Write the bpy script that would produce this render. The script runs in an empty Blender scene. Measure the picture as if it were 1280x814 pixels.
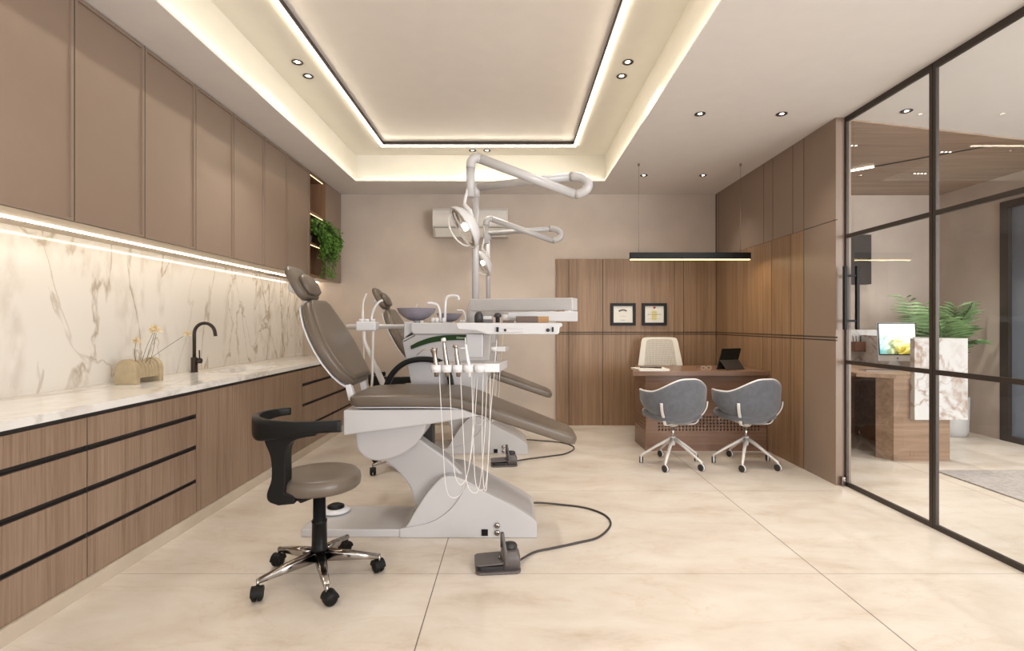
import bpy, bmesh, math, random
from mathutils import Vector, Matrix
PI = math.pi
random.seed(7)
S = bpy.context.scene
COL = S.collection

# ------------------------------------------------------------------ camera, world, exposure
F = 640.0; CX = 641.0; CY = 404.6; EYE = 1.2; CEIL = 2.73
cam_d = bpy.data.cameras.new('camera'); cam = bpy.data.objects.new('camera', cam_d); COL.objects.link(cam)
cam.location = (0, 0, EYE); cam.rotation_euler = (PI/2, 0, 0)
cam_d.sensor_width = 36; cam_d.lens = 18.0
cam_d.shift_x = -(CX-640)/1280; cam_d.shift_y = -(407-CY)/1280
cam_d.clip_start = 0.05
S.camera = cam
S.view_settings.view_transform = 'Standard'; S.view_settings.look = 'None'
S.view_settings.exposure = 0.20; S.view_settings.gamma = 1.0; S.view_settings.use_curve_mapping = False
S.cycles.use_denoising = True
S.cycles.max_bounces = 8; S.cycles.diffuse_bounces = 5; S.cycles.glossy_bounces = 4; S.cycles.transparent_max_bounces = 8
S.cycles.sample_clamp_indirect = 6.0
S.cycles.caustics_reflective = False; S.cycles.caustics_refractive = False
wd = bpy.data.worlds.new('world'); S.world = wd; wd.use_nodes = True
wd.node_tree.nodes['Background'].inputs[0].default_value = (0.98, 0.98, 1.0, 1)
wd.node_tree.nodes['Background'].inputs[1].default_value = 0.35

WARM = (1.0, 0.80, 0.55)
SPOTC = (1.0, 0.955, 0.90)
def area(name, loc, sx, sy, power, color, rot=(0,0,0), spread=PI):
    d = bpy.data.lights.new(name, 'AREA'); d.shape = 'RECTANGLE'; d.size = sx; d.size_y = sy
    d.energy = power; d.color = color; d.spread = spread
    o = bpy.data.objects.new(name, d); COL.objects.link(o); o.location = loc; o.rotation_euler = rot
    return o
# added fill lights out of view behind the camera, brightening clinic and reception
area('fill_light_front', (0.0, -2.3, 1.5), 4.6, 2.3, 75, (0.97, 0.98, 1.0), (PI/2, 0, 0))
area('fill_light_reception', (4.8, -2.3, 1.5), 4.0, 2.3, 380, (0.97, 0.98, 1.0), (PI/2, 0, 0))

# cove light along the lower lip of the ceiling recess, washing its sides and margin
for nm, loc, sx, rot in (('l', (-1.66, 3.0, 2.745), 4.8, (PI, 0, PI/2)), ('r', (0.96, 3.0, 2.745), 4.8, (PI, 0, PI/2)), ('b', (-0.35, 5.47, 2.745), 2.6, (PI, 0, 0))):
    area('cove_light', loc, sx, 0.012, 1.7 if nm != 'b' else 0.9, (1.0, 0.88, 0.70), rot)

# ------------------------------------------------------------------ material helpers
def newmat(name):
    m = bpy.data.materials.new(name); m.use_nodes = True
    return m, m.node_tree.nodes, m.node_tree.links, m.node_tree.nodes['Principled BSDF']
def pm(name, c, rough=0.5, metal=0.0, spec=0.5, coat=0.0, emit=None, es=0.0, noise=0.0, nscale=8.0, bump=0.0, bscale=200.0, trans=0.0, ior=1.45, sheen=0.0):
    m, N, L, b = newmat(name)
    b.inputs['Base Color'].default_value = (*c, 1); b.inputs['Roughness'].default_value = rough
    b.inputs['Metallic'].default_value = metal; b.inputs['Specular IOR Level'].default_value = spec
    b.inputs['Coat Weight'].default_value = coat; b.inputs['Transmission Weight'].default_value = trans
    b.inputs['IOR'].default_value = ior; b.inputs['Sheen Weight'].default_value = sheen
    if emit: b.inputs['Emission Color'].default_value = (*emit, 1); b.inputs['Emission Strength'].default_value = es
    tc = N.new('ShaderNodeTexCoord')
    n = N.new('ShaderNodeTexNoise'); n.inputs['Scale'].default_value = nscale; n.inputs['Detail'].default_value = 6
    L.new(tc.outputs['Object'], n.inputs['Vector'])
    k = noise if noise > 0 else 0.015
    mr = N.new('ShaderNodeMapRange'); mr.inputs[1].default_value = 0.3; mr.inputs[2].default_value = 0.7
    mr.inputs[3].default_value = 1-k; mr.inputs[4].default_value = 1+k
    L.new(n.outputs['Fac'], mr.inputs[0])
    mx = N.new('ShaderNodeMix'); mx.data_type = 'RGBA'; mx.blend_type = 'MULTIPLY'; mx.inputs[0].default_value = 1
    mx.inputs[6].default_value = (*c, 1); L.new(mr.outputs[0], mx.inputs[7]); L.new(mx.outputs[2], b.inputs['Base Color'])
    if bump > 0:
        n2 = N.new('ShaderNodeTexNoise'); n2.inputs['Scale'].default_value = bscale; n2.inputs['Detail'].default_value = 3
        L.new(tc.outputs['Object'], n2.inputs['Vector'])
        bp = N.new('ShaderNodeBump'); bp.inputs['Strength'].default_value = bump; bp.inputs['Distance'].default_value = 0.002
        L.new(n2.outputs['Fac'], bp.inputs['Height']); L.new(bp.outputs[0], b.inputs['Normal'])
    return m
def ramp(N, stops):
    r = N.new('ShaderNodeValToRGB'); e = r.color_ramp.elements
    e[0].position, e[0].color = stops[0][0], (*stops[0][1], 1)
    e[1].position, e[1].color = stops[-1][0], (*stops[-1][1], 1)
    for p, c in stops[1:-1]:
        x = e.new(p); x.color = (*c, 1)
    return r
def wood(name, dark, mid, light, scale=(45, 45, 1.6), rough=0.42, rot=0.0, off=0.0):
    m, N, L, b = newmat(name)
    tc = N.new('ShaderNodeTexCoord'); mp = N.new('ShaderNodeMapping')
    mp.inputs['Scale'].default_value = scale; mp.inputs['Rotation'].default_value = (0, 0, rot); mp.inputs['Location'].default_value = (off, off, 0)
    L.new(tc.outputs['Object'], mp.inputs[0])
    n = N.new('ShaderNodeTexNoise'); n.inputs['Scale'].default_value = 1.0; n.inputs['Detail'].default_value = 8; n.inputs['Roughness'].default_value = 0.62
    n.inputs['Distortion'].default_value = 0.4
    L.new(mp.outputs[0], n.inputs['Vector'])
    mp2 = N.new('ShaderNodeMapping'); mp2.inputs['Scale'].default_value = tuple(s*0.16 for s in scale); mp2.inputs['Rotation'].default_value = (0,0,rot)
    L.new(tc.outputs['Object'], mp2.inputs[0])
    n2 = N.new('ShaderNodeTexNoise'); n2.inputs['Scale'].default_value = 1.0; n2.inputs['Detail'].default_value = 3; n2.inputs['Distortion'].default_value = 0.8
    L.new(mp2.outputs[0], n2.inputs['Vector'])
    ad = N.new('ShaderNodeMath'); ad.operation = 'MULTIPLY_ADD'; ad.inputs[1].default_value = 0.62
    L.new(n.outputs['Fac'], ad.inputs[0])
    m2 = N.new('ShaderNodeMath'); m2.operation = 'MULTIPLY'; m2.inputs[1].default_value = 0.38; L.new(n2.outputs['Fac'], m2.inputs[0])
    L.new(m2.outputs[0], ad.inputs[2])
    r = ramp(N, [(0.34, dark), (0.5, mid), (0.66, light)])
    L.new(ad.outputs[0], r.inputs[0]); L.new(r.outputs[0], b.inputs['Base Color'])
    b.inputs['Roughness'].default_value = rough; b.inputs['Specular IOR Level'].default_value = 0.35
    bp = N.new('ShaderNodeBump'); bp.inputs['Strength'].default_value = 0.12; bp.inputs['Distance'].default_value = 0.001
    L.new(n.outputs['Fac'], bp.inputs['Height']); L.new(bp.outputs[0], b.inputs['Normal'])
    return m
def marble(name, base, vein, vscale=(1.0, 1.3, 0.55), rough=0.12, seed=0.0, width=0.022, strength=0.85, tilt=0.5):
    m, N, L, b = newmat(name)
    tc = N.new('ShaderNodeTexCoord'); mp = N.new('ShaderNodeMapping')
    mp.inputs['Rotation'].default_value = (tilt, 0, 0); mp.inputs['Location'].default_value = (seed, seed*1.7, seed*0.3)
    mp.inputs['Scale'].default_value = vscale
    L.new(tc.outputs['Object'], mp.inputs[0])
    mpb = N.new('ShaderNodeMapping'); mpb.inputs['Rotation'].default_value = (-tilt*1.1, 0, 0); mpb.inputs['Location'].default_value = (seed*2, seed, seed)
    mpb.inputs['Scale'].default_value = vscale; L.new(tc.outputs['Object'], mpb.inputs[0])
    def veins(scale, w, dist, det, loc, src=None):
        m_ = N.new('ShaderNodeVectorMath'); m_.operation = 'ADD'; m_.inputs[1].default_value = loc
        L.new((src or mp).outputs[0], m_.inputs[0])
        n = N.new('ShaderNodeTexNoise'); n.inputs['Scale'].default_value = scale; n.inputs['Detail'].default_value = det
        n.inputs['Distortion'].default_value = dist; n.inputs['Roughness'].default_value = 0.5
        L.new(m_.outputs[0], n.inputs['Vector'])
        s = N.new('ShaderNodeMath'); s.operation = 'SUBTRACT'; s.inputs[1].default_value = 0.5; L.new(n.outputs['Fac'], s.inputs[0])
        a = N.new('ShaderNodeMath'); a.operation = 'ABSOLUTE'; L.new(s.outputs[0], a.inputs[0])
        r = N.new('ShaderNodeMapRange'); r.interpolation_type = 'SMOOTHSTEP'
        r.inputs[1].default_value = 0.0; r.inputs[2].default_value = w; r.inputs[3].default_value = 1; r.inputs[4].default_value = 0
        L.new(a.outputs[0], r.inputs[0]); return r
    v1 = veins(1.25, width, 0.6, 6, (0,0,0)); v2 = veins(1.5, width*0.7, 0.7, 6, (3,5,1), mpb); v3 = veins(1.2, width*4.5, 0.5, 4, (0.02,0.03,0))
    mk = N.new('ShaderNodeTexNoise'); mk.inputs['Scale'].default_value = 1.3; L.new(mp.outputs[0], mk.inputs['Vector'])
    mr = N.new('ShaderNodeMapRange'); mr.inputs[1].default_value = 0.42; mr.inputs[2].default_value = 0.6; L.new(mk.outputs['Fac'], mr.inputs[0]); mr.inputs[3].default_value = 0.35
    fine = N.new('ShaderNodeTexNoise'); fine.inputs['Scale'].default_value = 14; fine.inputs['Detail'].default_value = 8; L.new(mp.outputs[0], fine.inputs['Vector'])
    fr = N.new('ShaderNodeMapRange'); fr.inputs[1].default_value = 0.4; fr.inputs[2].default_value = 0.62; L.new(fine.outputs['Fac'], fr.inputs[0])
    def mul(a, bb, k=None):
        x = N.new('ShaderNodeMath'); x.operation = 'MULTIPLY'; L.new(a, x.inputs[0])
        if k is None: L.new(bb, x.inputs[1])
        else: x.inputs[1].default_value = k
        return x.outputs[0]
    def add(a, bb):
        x = N.new('ShaderNodeMath'); x.operation = 'ADD'; x.use_clamp = True; L.new(a, x.inputs[0]); L.new(bb, x.inputs[1]); return x.outputs[0]
    fineadd = N.new('ShaderNodeMath'); fineadd.operation = 'MULTIPLY_ADD'; fineadd.inputs[1].default_value = 0.6; fineadd.inputs[2].default_value = 0.4
    L.new(fr.outputs[0], fineadd.inputs[0])
    t = add(mul(v1.outputs[0], fineadd.outputs[0]), mul(mul(v2.outputs[0], mr.outputs[0]), None, 0.85))
    t = add(t, mul(mul(v3.outputs[0], fr.outputs[0]), None, 0.34))
    t = mul(t, None, strength)
    mx = N.new('ShaderNodeMix'); mx.data_type = 'RGBA'; mx.inputs[6].default_value = (*base, 1); mx.inputs[7].default_value = (*vein, 1)
    L.new(t, mx.inputs[0]); L.new(mx.outputs[2], b.inputs['Base Color'])
    b.inputs['Roughness'].default_value = rough
    return m

def floor_mat():
    m, N, L, b = newmat('floor_stone_tiles')
    tc = N.new('ShaderNodeTexCoord')
    def noise(scale, det, dist, sc=(1,1,1), rough=0.55):
        mp = N.new('ShaderNodeMapping'); mp.inputs['Scale'].default_value = sc; mp.inputs['Rotation'].default_value = (0,0,0.35)
        L.new(tc.outputs['Object'], mp.inputs[0])
        n = N.new('ShaderNodeTexNoise'); n.inputs['Scale'].default_value = scale; n.inputs['Detail'].default_value = det
        n.inputs['Distortion'].default_value = dist; n.inputs['Roughness'].default_value = rough; L.new(mp.outputs[0], n.inputs['Vector']); return n
    n1 = noise(2.6, 12, 0.35, (0.8, 1.7, 1), 0.66)
    r1 = ramp(N, [(0.30, (0.49, 0.41, 0.325)), (0.42, (0.58, 0.508, 0.427)), (0.55, (0.625, 0.56, 0.485)), (0.72, (0.67, 0.618, 0.55))])
    L.new(n1.outputs['Fac'], r1.inputs[0])
    n2 = noise(1.7, 10, 0.7, (0.6, 1.8, 1), 0.6)
    s = N.new('ShaderNodeMath'); s.operation = 'SUBTRACT'; s.inputs[1].default_value = 0.5; L.new(n2.outputs['Fac'], s.inputs[0])
    a = N.new('ShaderNodeMath'); a.operation = 'ABSOLUTE'; L.new(s.outputs[0], a.inputs[0])
    rv = N.new('ShaderNodeMapRange'); rv.inputs[1].default_value = 0.0; rv.inputs[2].default_value = 0.012; rv.inputs[3].default_value = 0.28; rv.inputs[4].default_value = 0
    L.new(a.outputs[0], rv.inputs[0])
    mx = N.new('ShaderNodeMix'); mx.data_type = 'RGBA'; mx.inputs[7].default_value = (0.50, 0.37, 0.25, 1)
    L.new(rv.outputs[0], mx.inputs[0]); L.new(r1.outputs[0], mx.inputs[6])
    sp = N.new('ShaderNodeSeparateXYZ'); L.new(tc.outputs['Object'], sp.inputs[0])
    def line(out, off, period, w):
        x = N.new('ShaderNodeMath'); x.operation = 'SUBTRACT'; x.inputs[1].default_value = off - 100*period; L.new(out, x.inputs[0])
        y = N.new('ShaderNodeMath'); y.operation = 'MODULO'; y.inputs[1].default_value = period; L.new(x.outputs[0], y.inputs[0])
        z = N.new('ShaderNodeMath'); z.operation = 'LESS_THAN'; z.inputs[1].default_value = w; L.new(y.outputs[0], z.inputs[0]); return z.outputs[0]
    lx = line(sp.outputs['X'], -0.363, 1.84, 0.0045); ly = line(sp.outputs['Y'], 2.454, 1.214, 0.0045)
    mxl = N.new('ShaderNodeMath'); mxl.operation = 'MULTIPLY'; mxl.inputs[1].default_value = 0.55; L.new(ly, mxl.inputs[0])
    mm = N.new('ShaderNodeMath'); mm.operation = 'MAXIMUM'; L.new(lx, mm.inputs[0]); L.new(mxl.outputs[0], mm.inputs[1])
    mx2 = N.new('ShaderNodeMix'); mx2.data_type = 'RGBA'; mx2.inputs[7].default_value = (0.13, 0.10, 0.08, 1)
    L.new(mm.outputs[0], mx2.inputs[0]); L.new(mx.outputs[2], mx2.inputs[6]); L.new(mx2.outputs[2], b.inputs['Base Color'])
    rr = N.new('ShaderNodeMapRange'); rr.inputs[3].default_value = 0.22; rr.inputs[4].default_value = 0.42; L.new(n1.outputs['Fac'], rr.inputs[0])
    L.new(rr.outputs[0], b.inputs['Roughness']); b.inputs['Specular IOR Level'].default_value = 0.45
    return m
def glass_mat(name, tint=(1,1,1), refl=0.5):
    m = bpy.data.materials.new(name); m.use_nodes = True; N = m.node_tree.nodes; L = m.node_tree.links
    N.remove(N['Principled BSDF']); out = N['Material Output']
    t = N.new('ShaderNodeBsdfTransparent'); t.inputs[0].default_value = (*tint, 1)
    g = N.new('ShaderNodeBsdfGlossy'); g.inputs['Roughness'].default_value = 0.0
    fr = N.new('ShaderNodeFresnel'); fr.inputs[0].default_value = 1.5
    ge = N.new('ShaderNodeNewGeometry'); fs = N.new('ShaderNodeMath'); fs.operation = 'SUBTRACT'; fs.inputs[0].default_value = refl; L.new(ge.outputs['Backfacing'], fs.inputs[1]); fs.use_clamp = True
    mt = N.new('ShaderNodeMath'); mt.operation = 'MULTIPLY'; L.new(fs.outputs[0], mt.inputs[1]); L.new(fr.outputs[0], mt.inputs[0])
    mx = N.new('ShaderNodeMixShader'); L.new(mt.outputs[0], mx.inputs[0]); L.new(t.outputs[0], mx.inputs[1]); L.new(g.outputs[0], mx.inputs[2])
    L.new(mx.outputs[0], out.inputs[0]); return m
def emis(name, c, s):
    m = bpy.data.materials.new(name); m.use_nodes = True; N = m.node_tree.nodes; L = m.node_tree.links
    N.remove(N['Principled BSDF']); e = N.new('ShaderNodeEmission'); e.inputs[0].default_value = (*c, 1); e.inputs[1].default_value = s
    L.new(e.outputs[0], N['Material Output'].inputs[0]); return m

M = {}
M['floor'] = floor_mat()
M['ceiling'] = pm('ceiling_paint', (0.72, 0.685, 0.66), 0.75)
M['cove'] = pm('cove_paint', (0.66, 0.63, 0.56), 0.7)
M['stretch'] = pm('stretch_ceiling', (0.80, 0.755, 0.71), 0.28, spec=0.35)
M['dark'] = pm('dark_profile', (0.05, 0.04, 0.035), 0.45)
M['wall'] = pm('wall_plaster', (0.50, 0.42, 0.355), 0.8, noise=0.09, nscale=2.2, bump=0.15, bscale=40)
M['taupe'] = pm('taupe_lacquer', (0.255, 0.185, 0.14), 0.38, noise=0.02)
M['taupe_dark'] = pm('taupe_shadow_gap', (0.05, 0.035, 0.028), 0.6)  # near-black colour that stands in for shade inside the gaps
M['under'] = pm('cabinet_underside', (0.55, 0.47, 0.38), 0.6)
M['oak'] = wood('oak_drawer_front', (0.185, 0.120, 0.080), (0.27, 0.185, 0.128), (0.33, 0.235, 0.17), (80, 80, 2.2))
M['walnut'] = wood('walnut_panelling', (0.19, 0.108, 0.058), (0.27, 0.165, 0.095), (0.34, 0.22, 0.135), (42, 42, 1.3))
M['desk_wood'] = wood('dark_walnut_desk', (0.13, 0.065, 0.04), (0.19, 0.105, 0.065), (0.25, 0.145, 0.095), (1.6, 30, 45), 0.3)
M['desk_rec'] = wood('reception_wood', (0.19, 0.12, 0.075), (0.26, 0.17, 0.11), (0.33, 0.225, 0.155), (1.5, 30, 30), 0.4)
M['ceil_wood'] = wood('ceiling_wood', (0.24, 0.16, 0.115), (0.34, 0.24, 0.175), (0.42, 0.31, 0.235), (1.2, 22, 10), 0.4, rot=0.24)
M['niche'] = wood('niche_wood', (0.16, 0.08, 0.045), (0.23, 0.125, 0.07), (0.29, 0.165, 0.10))
M['marble'] = marble('backsplash_marble', (0.78, 0.75, 0.70), (0.42, 0.345, 0.26), (1.0, 1.25, 0.55), rough=0.10, seed=2.9, tilt=0.68, width=0.019, strength=0.85)
M['counter'] = marble('countertop_marble', (0.80, 0.78, 0.75), (0.36, 0.30, 0.25), (1.0, 0.7, 1.0), rough=0.07, seed=5.1, strength=0.42, tilt=0.0)
M['marble_rec'] = marble('reception_marble', (0.60, 0.59, 0.575), (0.34, 0.24, 0.18), (1.3, 1.3, 1.3), seed=8.4, strength=0.9)
M['plinth'] = pm('stone_plinth', (0.52, 0.44, 0.35), 0.5, noise=0.08, nscale=5)
M['black'] = pm('black_plastic', (0.008, 0.0075, 0.007), 0.4, spec=0.2)
M['blackm'] = pm('black_matte', (0.022, 0.018, 0.016), 0.55)
M['gap'] = pm('dark_recess', (0.025, 0.022, 0.02), 0.6)
M['chrome'] = pm('polished_steel', (0.40, 0.375, 0.35), 0.16, metal=1.0)
M['steel'] = pm('brushed_steel', (0.34, 0.29, 0.255), 0.25, metal=1.0)
M['leather'] = pm('taupe_leather', (0.118, 0.092, 0.070), 0.36, noise=0.04, bump=0.08, bscale=350)
M['white'] = pm('white_plastic', (0.47, 0.455, 0.453), 0.25, coat=0.15)
M['white2'] = pm('white_enamel', (0.62, 0.61, 0.615), 0.22, coat=0.2)
M['shell'] = pm('pale_grey_shell', (0.42, 0.40, 0.395), 0.3)
M['hose'] = pm('hose_white', (0.66, 0.63, 0.60), 0.4)
M['green'] = pm('green_enamel', (0.014, 0.04, 0.007), 0.5, spec=0.2)
M['text'] = pm('pale_lettering', (0.65, 0.75, 0.62), 0.5)
M['bowl'] = glass_mat('violet_glass', (0.50, 0.46, 0.53), 1.0)
M['bowl_in'] = pm('smoky_violet_glass', (0.25, 0.23, 0.28), 0.12, coat=0.3)
M['pedal'] = pm('pedal_grey', (0.10, 0.085, 0.08), 0.45)
M['pedal_dark'] = pm('pedal_dark', (0.03, 0.027, 0.027), 0.5)
M['cord'] = pm('cord_dark', (0.04, 0.033, 0.03), 0.5)
M['frame'] = pm('bronze_frame', (0.055, 0.043, 0.036), 0.4, metal=0.4)
M['glass'] = glass_mat('partition_glass', (0.97, 0.975, 0.97), 1.0)
M['led'] = emis('led_warm', (1.0, 0.88, 0.68), 16)
M['tiny'] = emis('tiny_spot', (1.0, 0.9, 0.75), 4)
M['led_under'] = emis('led_under', (1.0, 0.86, 0.66), 20)
M['led_pend'] = emis('led_pendant', (1.0, 0.72, 0.30), 6)
M['led_niche'] = emis('led_niche', (1.0, 0.75, 0.42), 2.5)
M['bulb'] = emis('bulb', (1.0, 0.93, 0.82), 14)
M['fabric'] = pm('grey_fabric', (0.105, 0.108, 0.122), 0.9, noise=0.12, nscale=30, bump=0.3, bscale=500, sheen=0.3)
M['cream'] = pm('cream_metal', (0.62, 0.59, 0.56), 0.35)
M['creamp'] = pm('cream_plastic', (0.72, 0.69, 0.63), 0.4)
M['vase'] = pm('travertine', (0.36, 0.285, 0.18), 0.75, noise=0.12, nscale=20, bump=0.4, bscale=60)
M['petal'] = pm('dried_petal', (0.74, 0.62, 0.40), 0.85, noise=0.2, nscale=60)
M['stem'] = pm('stem', (0.07, 0.06, 0.035), 0.7)
M['fossil'] = pm('faucet_black_bronze', (0.022, 0.012, 0.01), 0.3)
M['leaf'] = pm('ivy_leaf', (0.10, 0.22, 0.03), 0.5, noise=0.35, nscale=18)
M['palm'] = pm('palm_leaf', (0.13, 0.22, 0.085), 0.5, noise=0.3, nscale=9)
M['pot'] = pm('pot_grey', (0.45, 0.44, 0.43), 0.5)
M['paper'] = pm('paper', (0.78, 0.76, 0.70), 0.6)
M['red'] = pm('red_seal', (0.45, 0.05, 0.03), 0.6)
M['yellow'] = pm('yellow_seal', (0.70, 0.64, 0.28), 0.6)
M['ink'] = pm('ink', (0.03, 0.03, 0.03), 0.6)
M['greyink'] = pm('grey_ink', (0.35, 0.33, 0.30), 0.6)
M['rug'] = pm('rug', (0.34, 0.31, 0.29), 0.95, noise=0.2, nscale=40, bump=0.5, bscale=300)
M['bluegrey'] = pm('blue_grey_panel', (0.16, 0.18, 0.22), 0.15)
M['leath_brown'] = pm('leather_brown', (0.15, 0.065, 0.045), 0.5)
M['box_wood'] = wood('box_wood', (0.07, 0.045, 0.035), (0.10, 0.065, 0.05), (0.13, 0.085, 0.06), (2, 40, 40))
M['box_amber'] = wood('box_amber', (0.22, 0.11, 0.04), (0.30, 0.16, 0.06), (0.36, 0.2, 0.08), (2, 40, 40))
M['tv'] = pm('dark_bronze_panel', (0.045, 0.036, 0.032), 0.4)
M['reflector'] = pm('lamp_reflector', (0.75, 0.72, 0.68), 0.15, metal=0.9)
M['book'] = pm('book_white', (0.62, 0.6, 0.57), 0.6)
M['book_grey'] = pm('book_grey', (0.2, 0.2, 0.2), 0.6)
M['blade'] = pm('ac_white', (0.55, 0.52, 0.49), 0.5)

# ------------------------------------------------------------------ object helpers
def P(x, y, Y):
    return Vector(((x-CX)*Y/F, Y, EYE-(y-CY)*Y/F))
def wloc(o):
    v = Vector((0,0,0))
    while o: v += Vector(o.location); o = o.parent
    return v
def obj(name, bm, mat, parent=None, smooth=False, bevel=0.0, seg=2, subsurf=0):
    """bm in world coordinates; origin = parent's world location (or 0)"""
    off = wloc(parent) if parent else Vector((0,0,0))
    bmesh.ops.recalc_face_normals(bm, faces=bm.faces)
    if parent: bmesh.ops.translate(bm, verts=bm.verts, vec=-off)
    me = bpy.data.meshes.new(name); bm.to_mesh(me); bm.free()
    for m in (mat if isinstance(mat, (list, tuple)) else [mat]): me.materials.append(m)
    if smooth:
        for p in me.polygons: p.use_smooth = True
    o = bpy.data.objects.new(name, me); COL.objects.link(o); o.parent = parent
    if bevel > 0:
        b = o.modifiers.new('bevel', 'BEVEL'); b.width = bevel; b.segments = seg; b.limit_method = 'ANGLE'; b.angle_limit = 0.6
        b.harden_normals = False
        for p in me.polygons: p.use_smooth = False
    if subsurf:
        s = o.modifiers.new('sub', 'SUBSURF'); s.levels = subsurf; s.render_levels = subsurf
    return o
def thing(name, label, cat, loc=(0,0,0), group=None):
    o = bpy.data.objects.new(name, None); COL.objects.link(o); o.location = loc; o.empty_display_size = 0.05
    o['label'] = label; o['category'] = cat
    if group: o['group'] = group
    return o
def tag(o, label, cat, group=None):
    o['label'] = label; o['category'] = cat
    if group: o['group'] = group
    return o
def single(name, bm, mat, label, cat, loc=None, group=None, **kw):
    """a thing that is one mesh, origin at loc"""
    if loc is not None:
        bmesh.ops.translate(bm, verts=bm.verts, vec=-Vector(loc))
    o = obj(name, bm, mat, None, **kw)
    if loc is not None: o.location = loc
    return tag(o, label, cat, group)
def struct(name, bm, mat, parent=None, **kw):
    o = obj(name, bm, mat, parent, **kw); o['kind'] = 'structure'; return o
def tree_copy(o, parent=None):
    c = o.copy(); COL.objects.link(c); c.parent = parent
    for ch in list(o.children): tree_copy(ch, c)
    return c
def dup(root, dloc, label, loc=None, rotz=None, group=None):
    c = tree_copy(root); c['label'] = label
    c.location = Vector(root.location)+Vector(dloc) if loc is None else loc
    if rotz is not None: c.rotation_euler = (0, 0, rotz)
    if group: c['group'] = group
    return c
def box(bm, x0, x1, y0, y1, z0, z1, mi=0):
    vs = [bm.verts.new((x, y, z)) for x in (x0, x1) for y in (y0, y1) for z in (z0, z1)]
    for f in ((0,1,3,2),(4,6,7,5),(0,4,5,1),(2,3,7,6),(0,2,6,4),(1,5,7,3)):
        fc = bm.faces.new([vs[i] for i in f]); fc.material_index = mi
    return bm
def B(*a):
    bm = bmesh.new()
    for t in (a if isinstance(a[0], (list, tuple)) else [a]): box(bm, *t)
    return bm
def prism(bm, pts, axis, a, b, mi=0):
    """pts: 2D polygon. axis 'y': pts=(x,z) extruded y a..b ; 'x': pts=(y,z) ; 'z': pts=(x,y)"""
    def mk(p, t):
        return {'y': (p[0], t, p[1]), 'x': (t, p[0], p[1]), 'z': (p[0], p[1], t)}[axis]
    A = [bm.verts.new(mk(p, a)) for p in pts]; Bv = [bm.verts.new(mk(p, b)) for p in pts]
    n = len(pts)
    f = bm.faces.new(A); f.material_index = mi
    f = bm.faces.new(Bv[::-1]); f.material_index = mi
    for i in range(n):
        f = bm.faces.new([A[i], Bv[i], Bv[(i+1)%n], A[(i+1)%n]]); f.material_index = mi
    return bm
def PR(*a): return prism(bmesh.new(), *a)
def frames_along(pts):
    pts = [Vector(p) for p in pts]; n = len(pts); T = []
    for i in range(n):
        t = (pts[min(i+1, n-1)]-pts[max(i-1, 0)]).normalized(); T.append(t)
    up = Vector((0,0,1)) if abs(T[0].z) < 0.95 else Vector((1,0,0))
    u = T[0].cross(up).normalized(); U = [u]
    for i in range(1, n):
        u = U[-1]-T[i]*U[-1].dot(T[i]); U.append(u.normalized())
    return pts, T, U
def tube(bm, pts, r, n=10, cap=True, mi=0):
    pts, T, U = frames_along(pts); rr = r if isinstance(r, (list, tuple)) else [r]*len(pts)
    rings = []
    for p, t, u, q in zip(pts, T, U, rr):
        v = t.cross(u)
        rings.append([bm.verts.new(p+(u*math.cos(2*PI*k/n)+v*math.sin(2*PI*k/n))*q) for k in range(n)])
    for a, b in zip(rings[:-1], rings[1:]):
        for k in range(n):
            f = bm.faces.new([a[k], a[(k+1)%n], b[(k+1)%n], b[k]]); f.material_index = mi; f.smooth = True
    if cap:
        f = bm.faces.new(rings[0][::-1]); f.material_index = mi; f = bm.faces.new(rings[-1]); f.material_index = mi
    return bm
def TB(*a, **k): return tube(bmesh.new(), *a, **k)
def cr(pts, n=8):
    """Catmull-Rom smooth path"""
    pts = [Vector(p) for p in pts]; out = []
    q = [pts[0]*2-pts[1]]+pts+[pts[-1]*2-pts[-2]]
    for i in range(1, len(q)-2):
        p0, p1, p2, p3 = q[i-1:i+3]
        for k in range(n):
            t = k/n
            out.append(0.5*((2*p1)+(p2-p0)*t+(2*p0-5*p1+4*p2-p3)*t*t+(3*p1-p0-3*p2+p3)*t**3))
    out.append(pts[-1]); return out
def cr2(pts, n=6): return [(v.x, v.y) for v in cr([(p[0], p[1], 0) for p in pts], n)]
def loft(bm, secs, n=28, mi=0, cap=True):
    """secs: (center, U, V, w, t, exponent) superellipse sections"""
    rings = []
    for c, u, v, w, t, e in secs:
        c = Vector(c); u = Vector(u).normalized(); v = Vector(v).normalized(); ring = []
        for k in range(n):
            a = 2*PI*(k+0.5)/n; ca, sa = math.cos(a), math.sin(a)
            ring.append(bm.verts.new(c+u*w*math.copysign(abs(ca)**(2/e), ca)+v*t*math.copysign(abs(sa)**(2/e), sa)))
        rings.append(ring)
    for a, b in zip(rings[:-1], rings[1:]):
        for k in range(n):
            f = bm.faces.new([a[k], a[(k+1)%n], b[(k+1)%n], b[k]]); f.material_index = mi; f.smooth = True
    if cap:
        bm.faces.new(rings[0][::-1]).material_index = mi; bm.faces.new(rings[-1]).material_index = mi
    return bm
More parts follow.
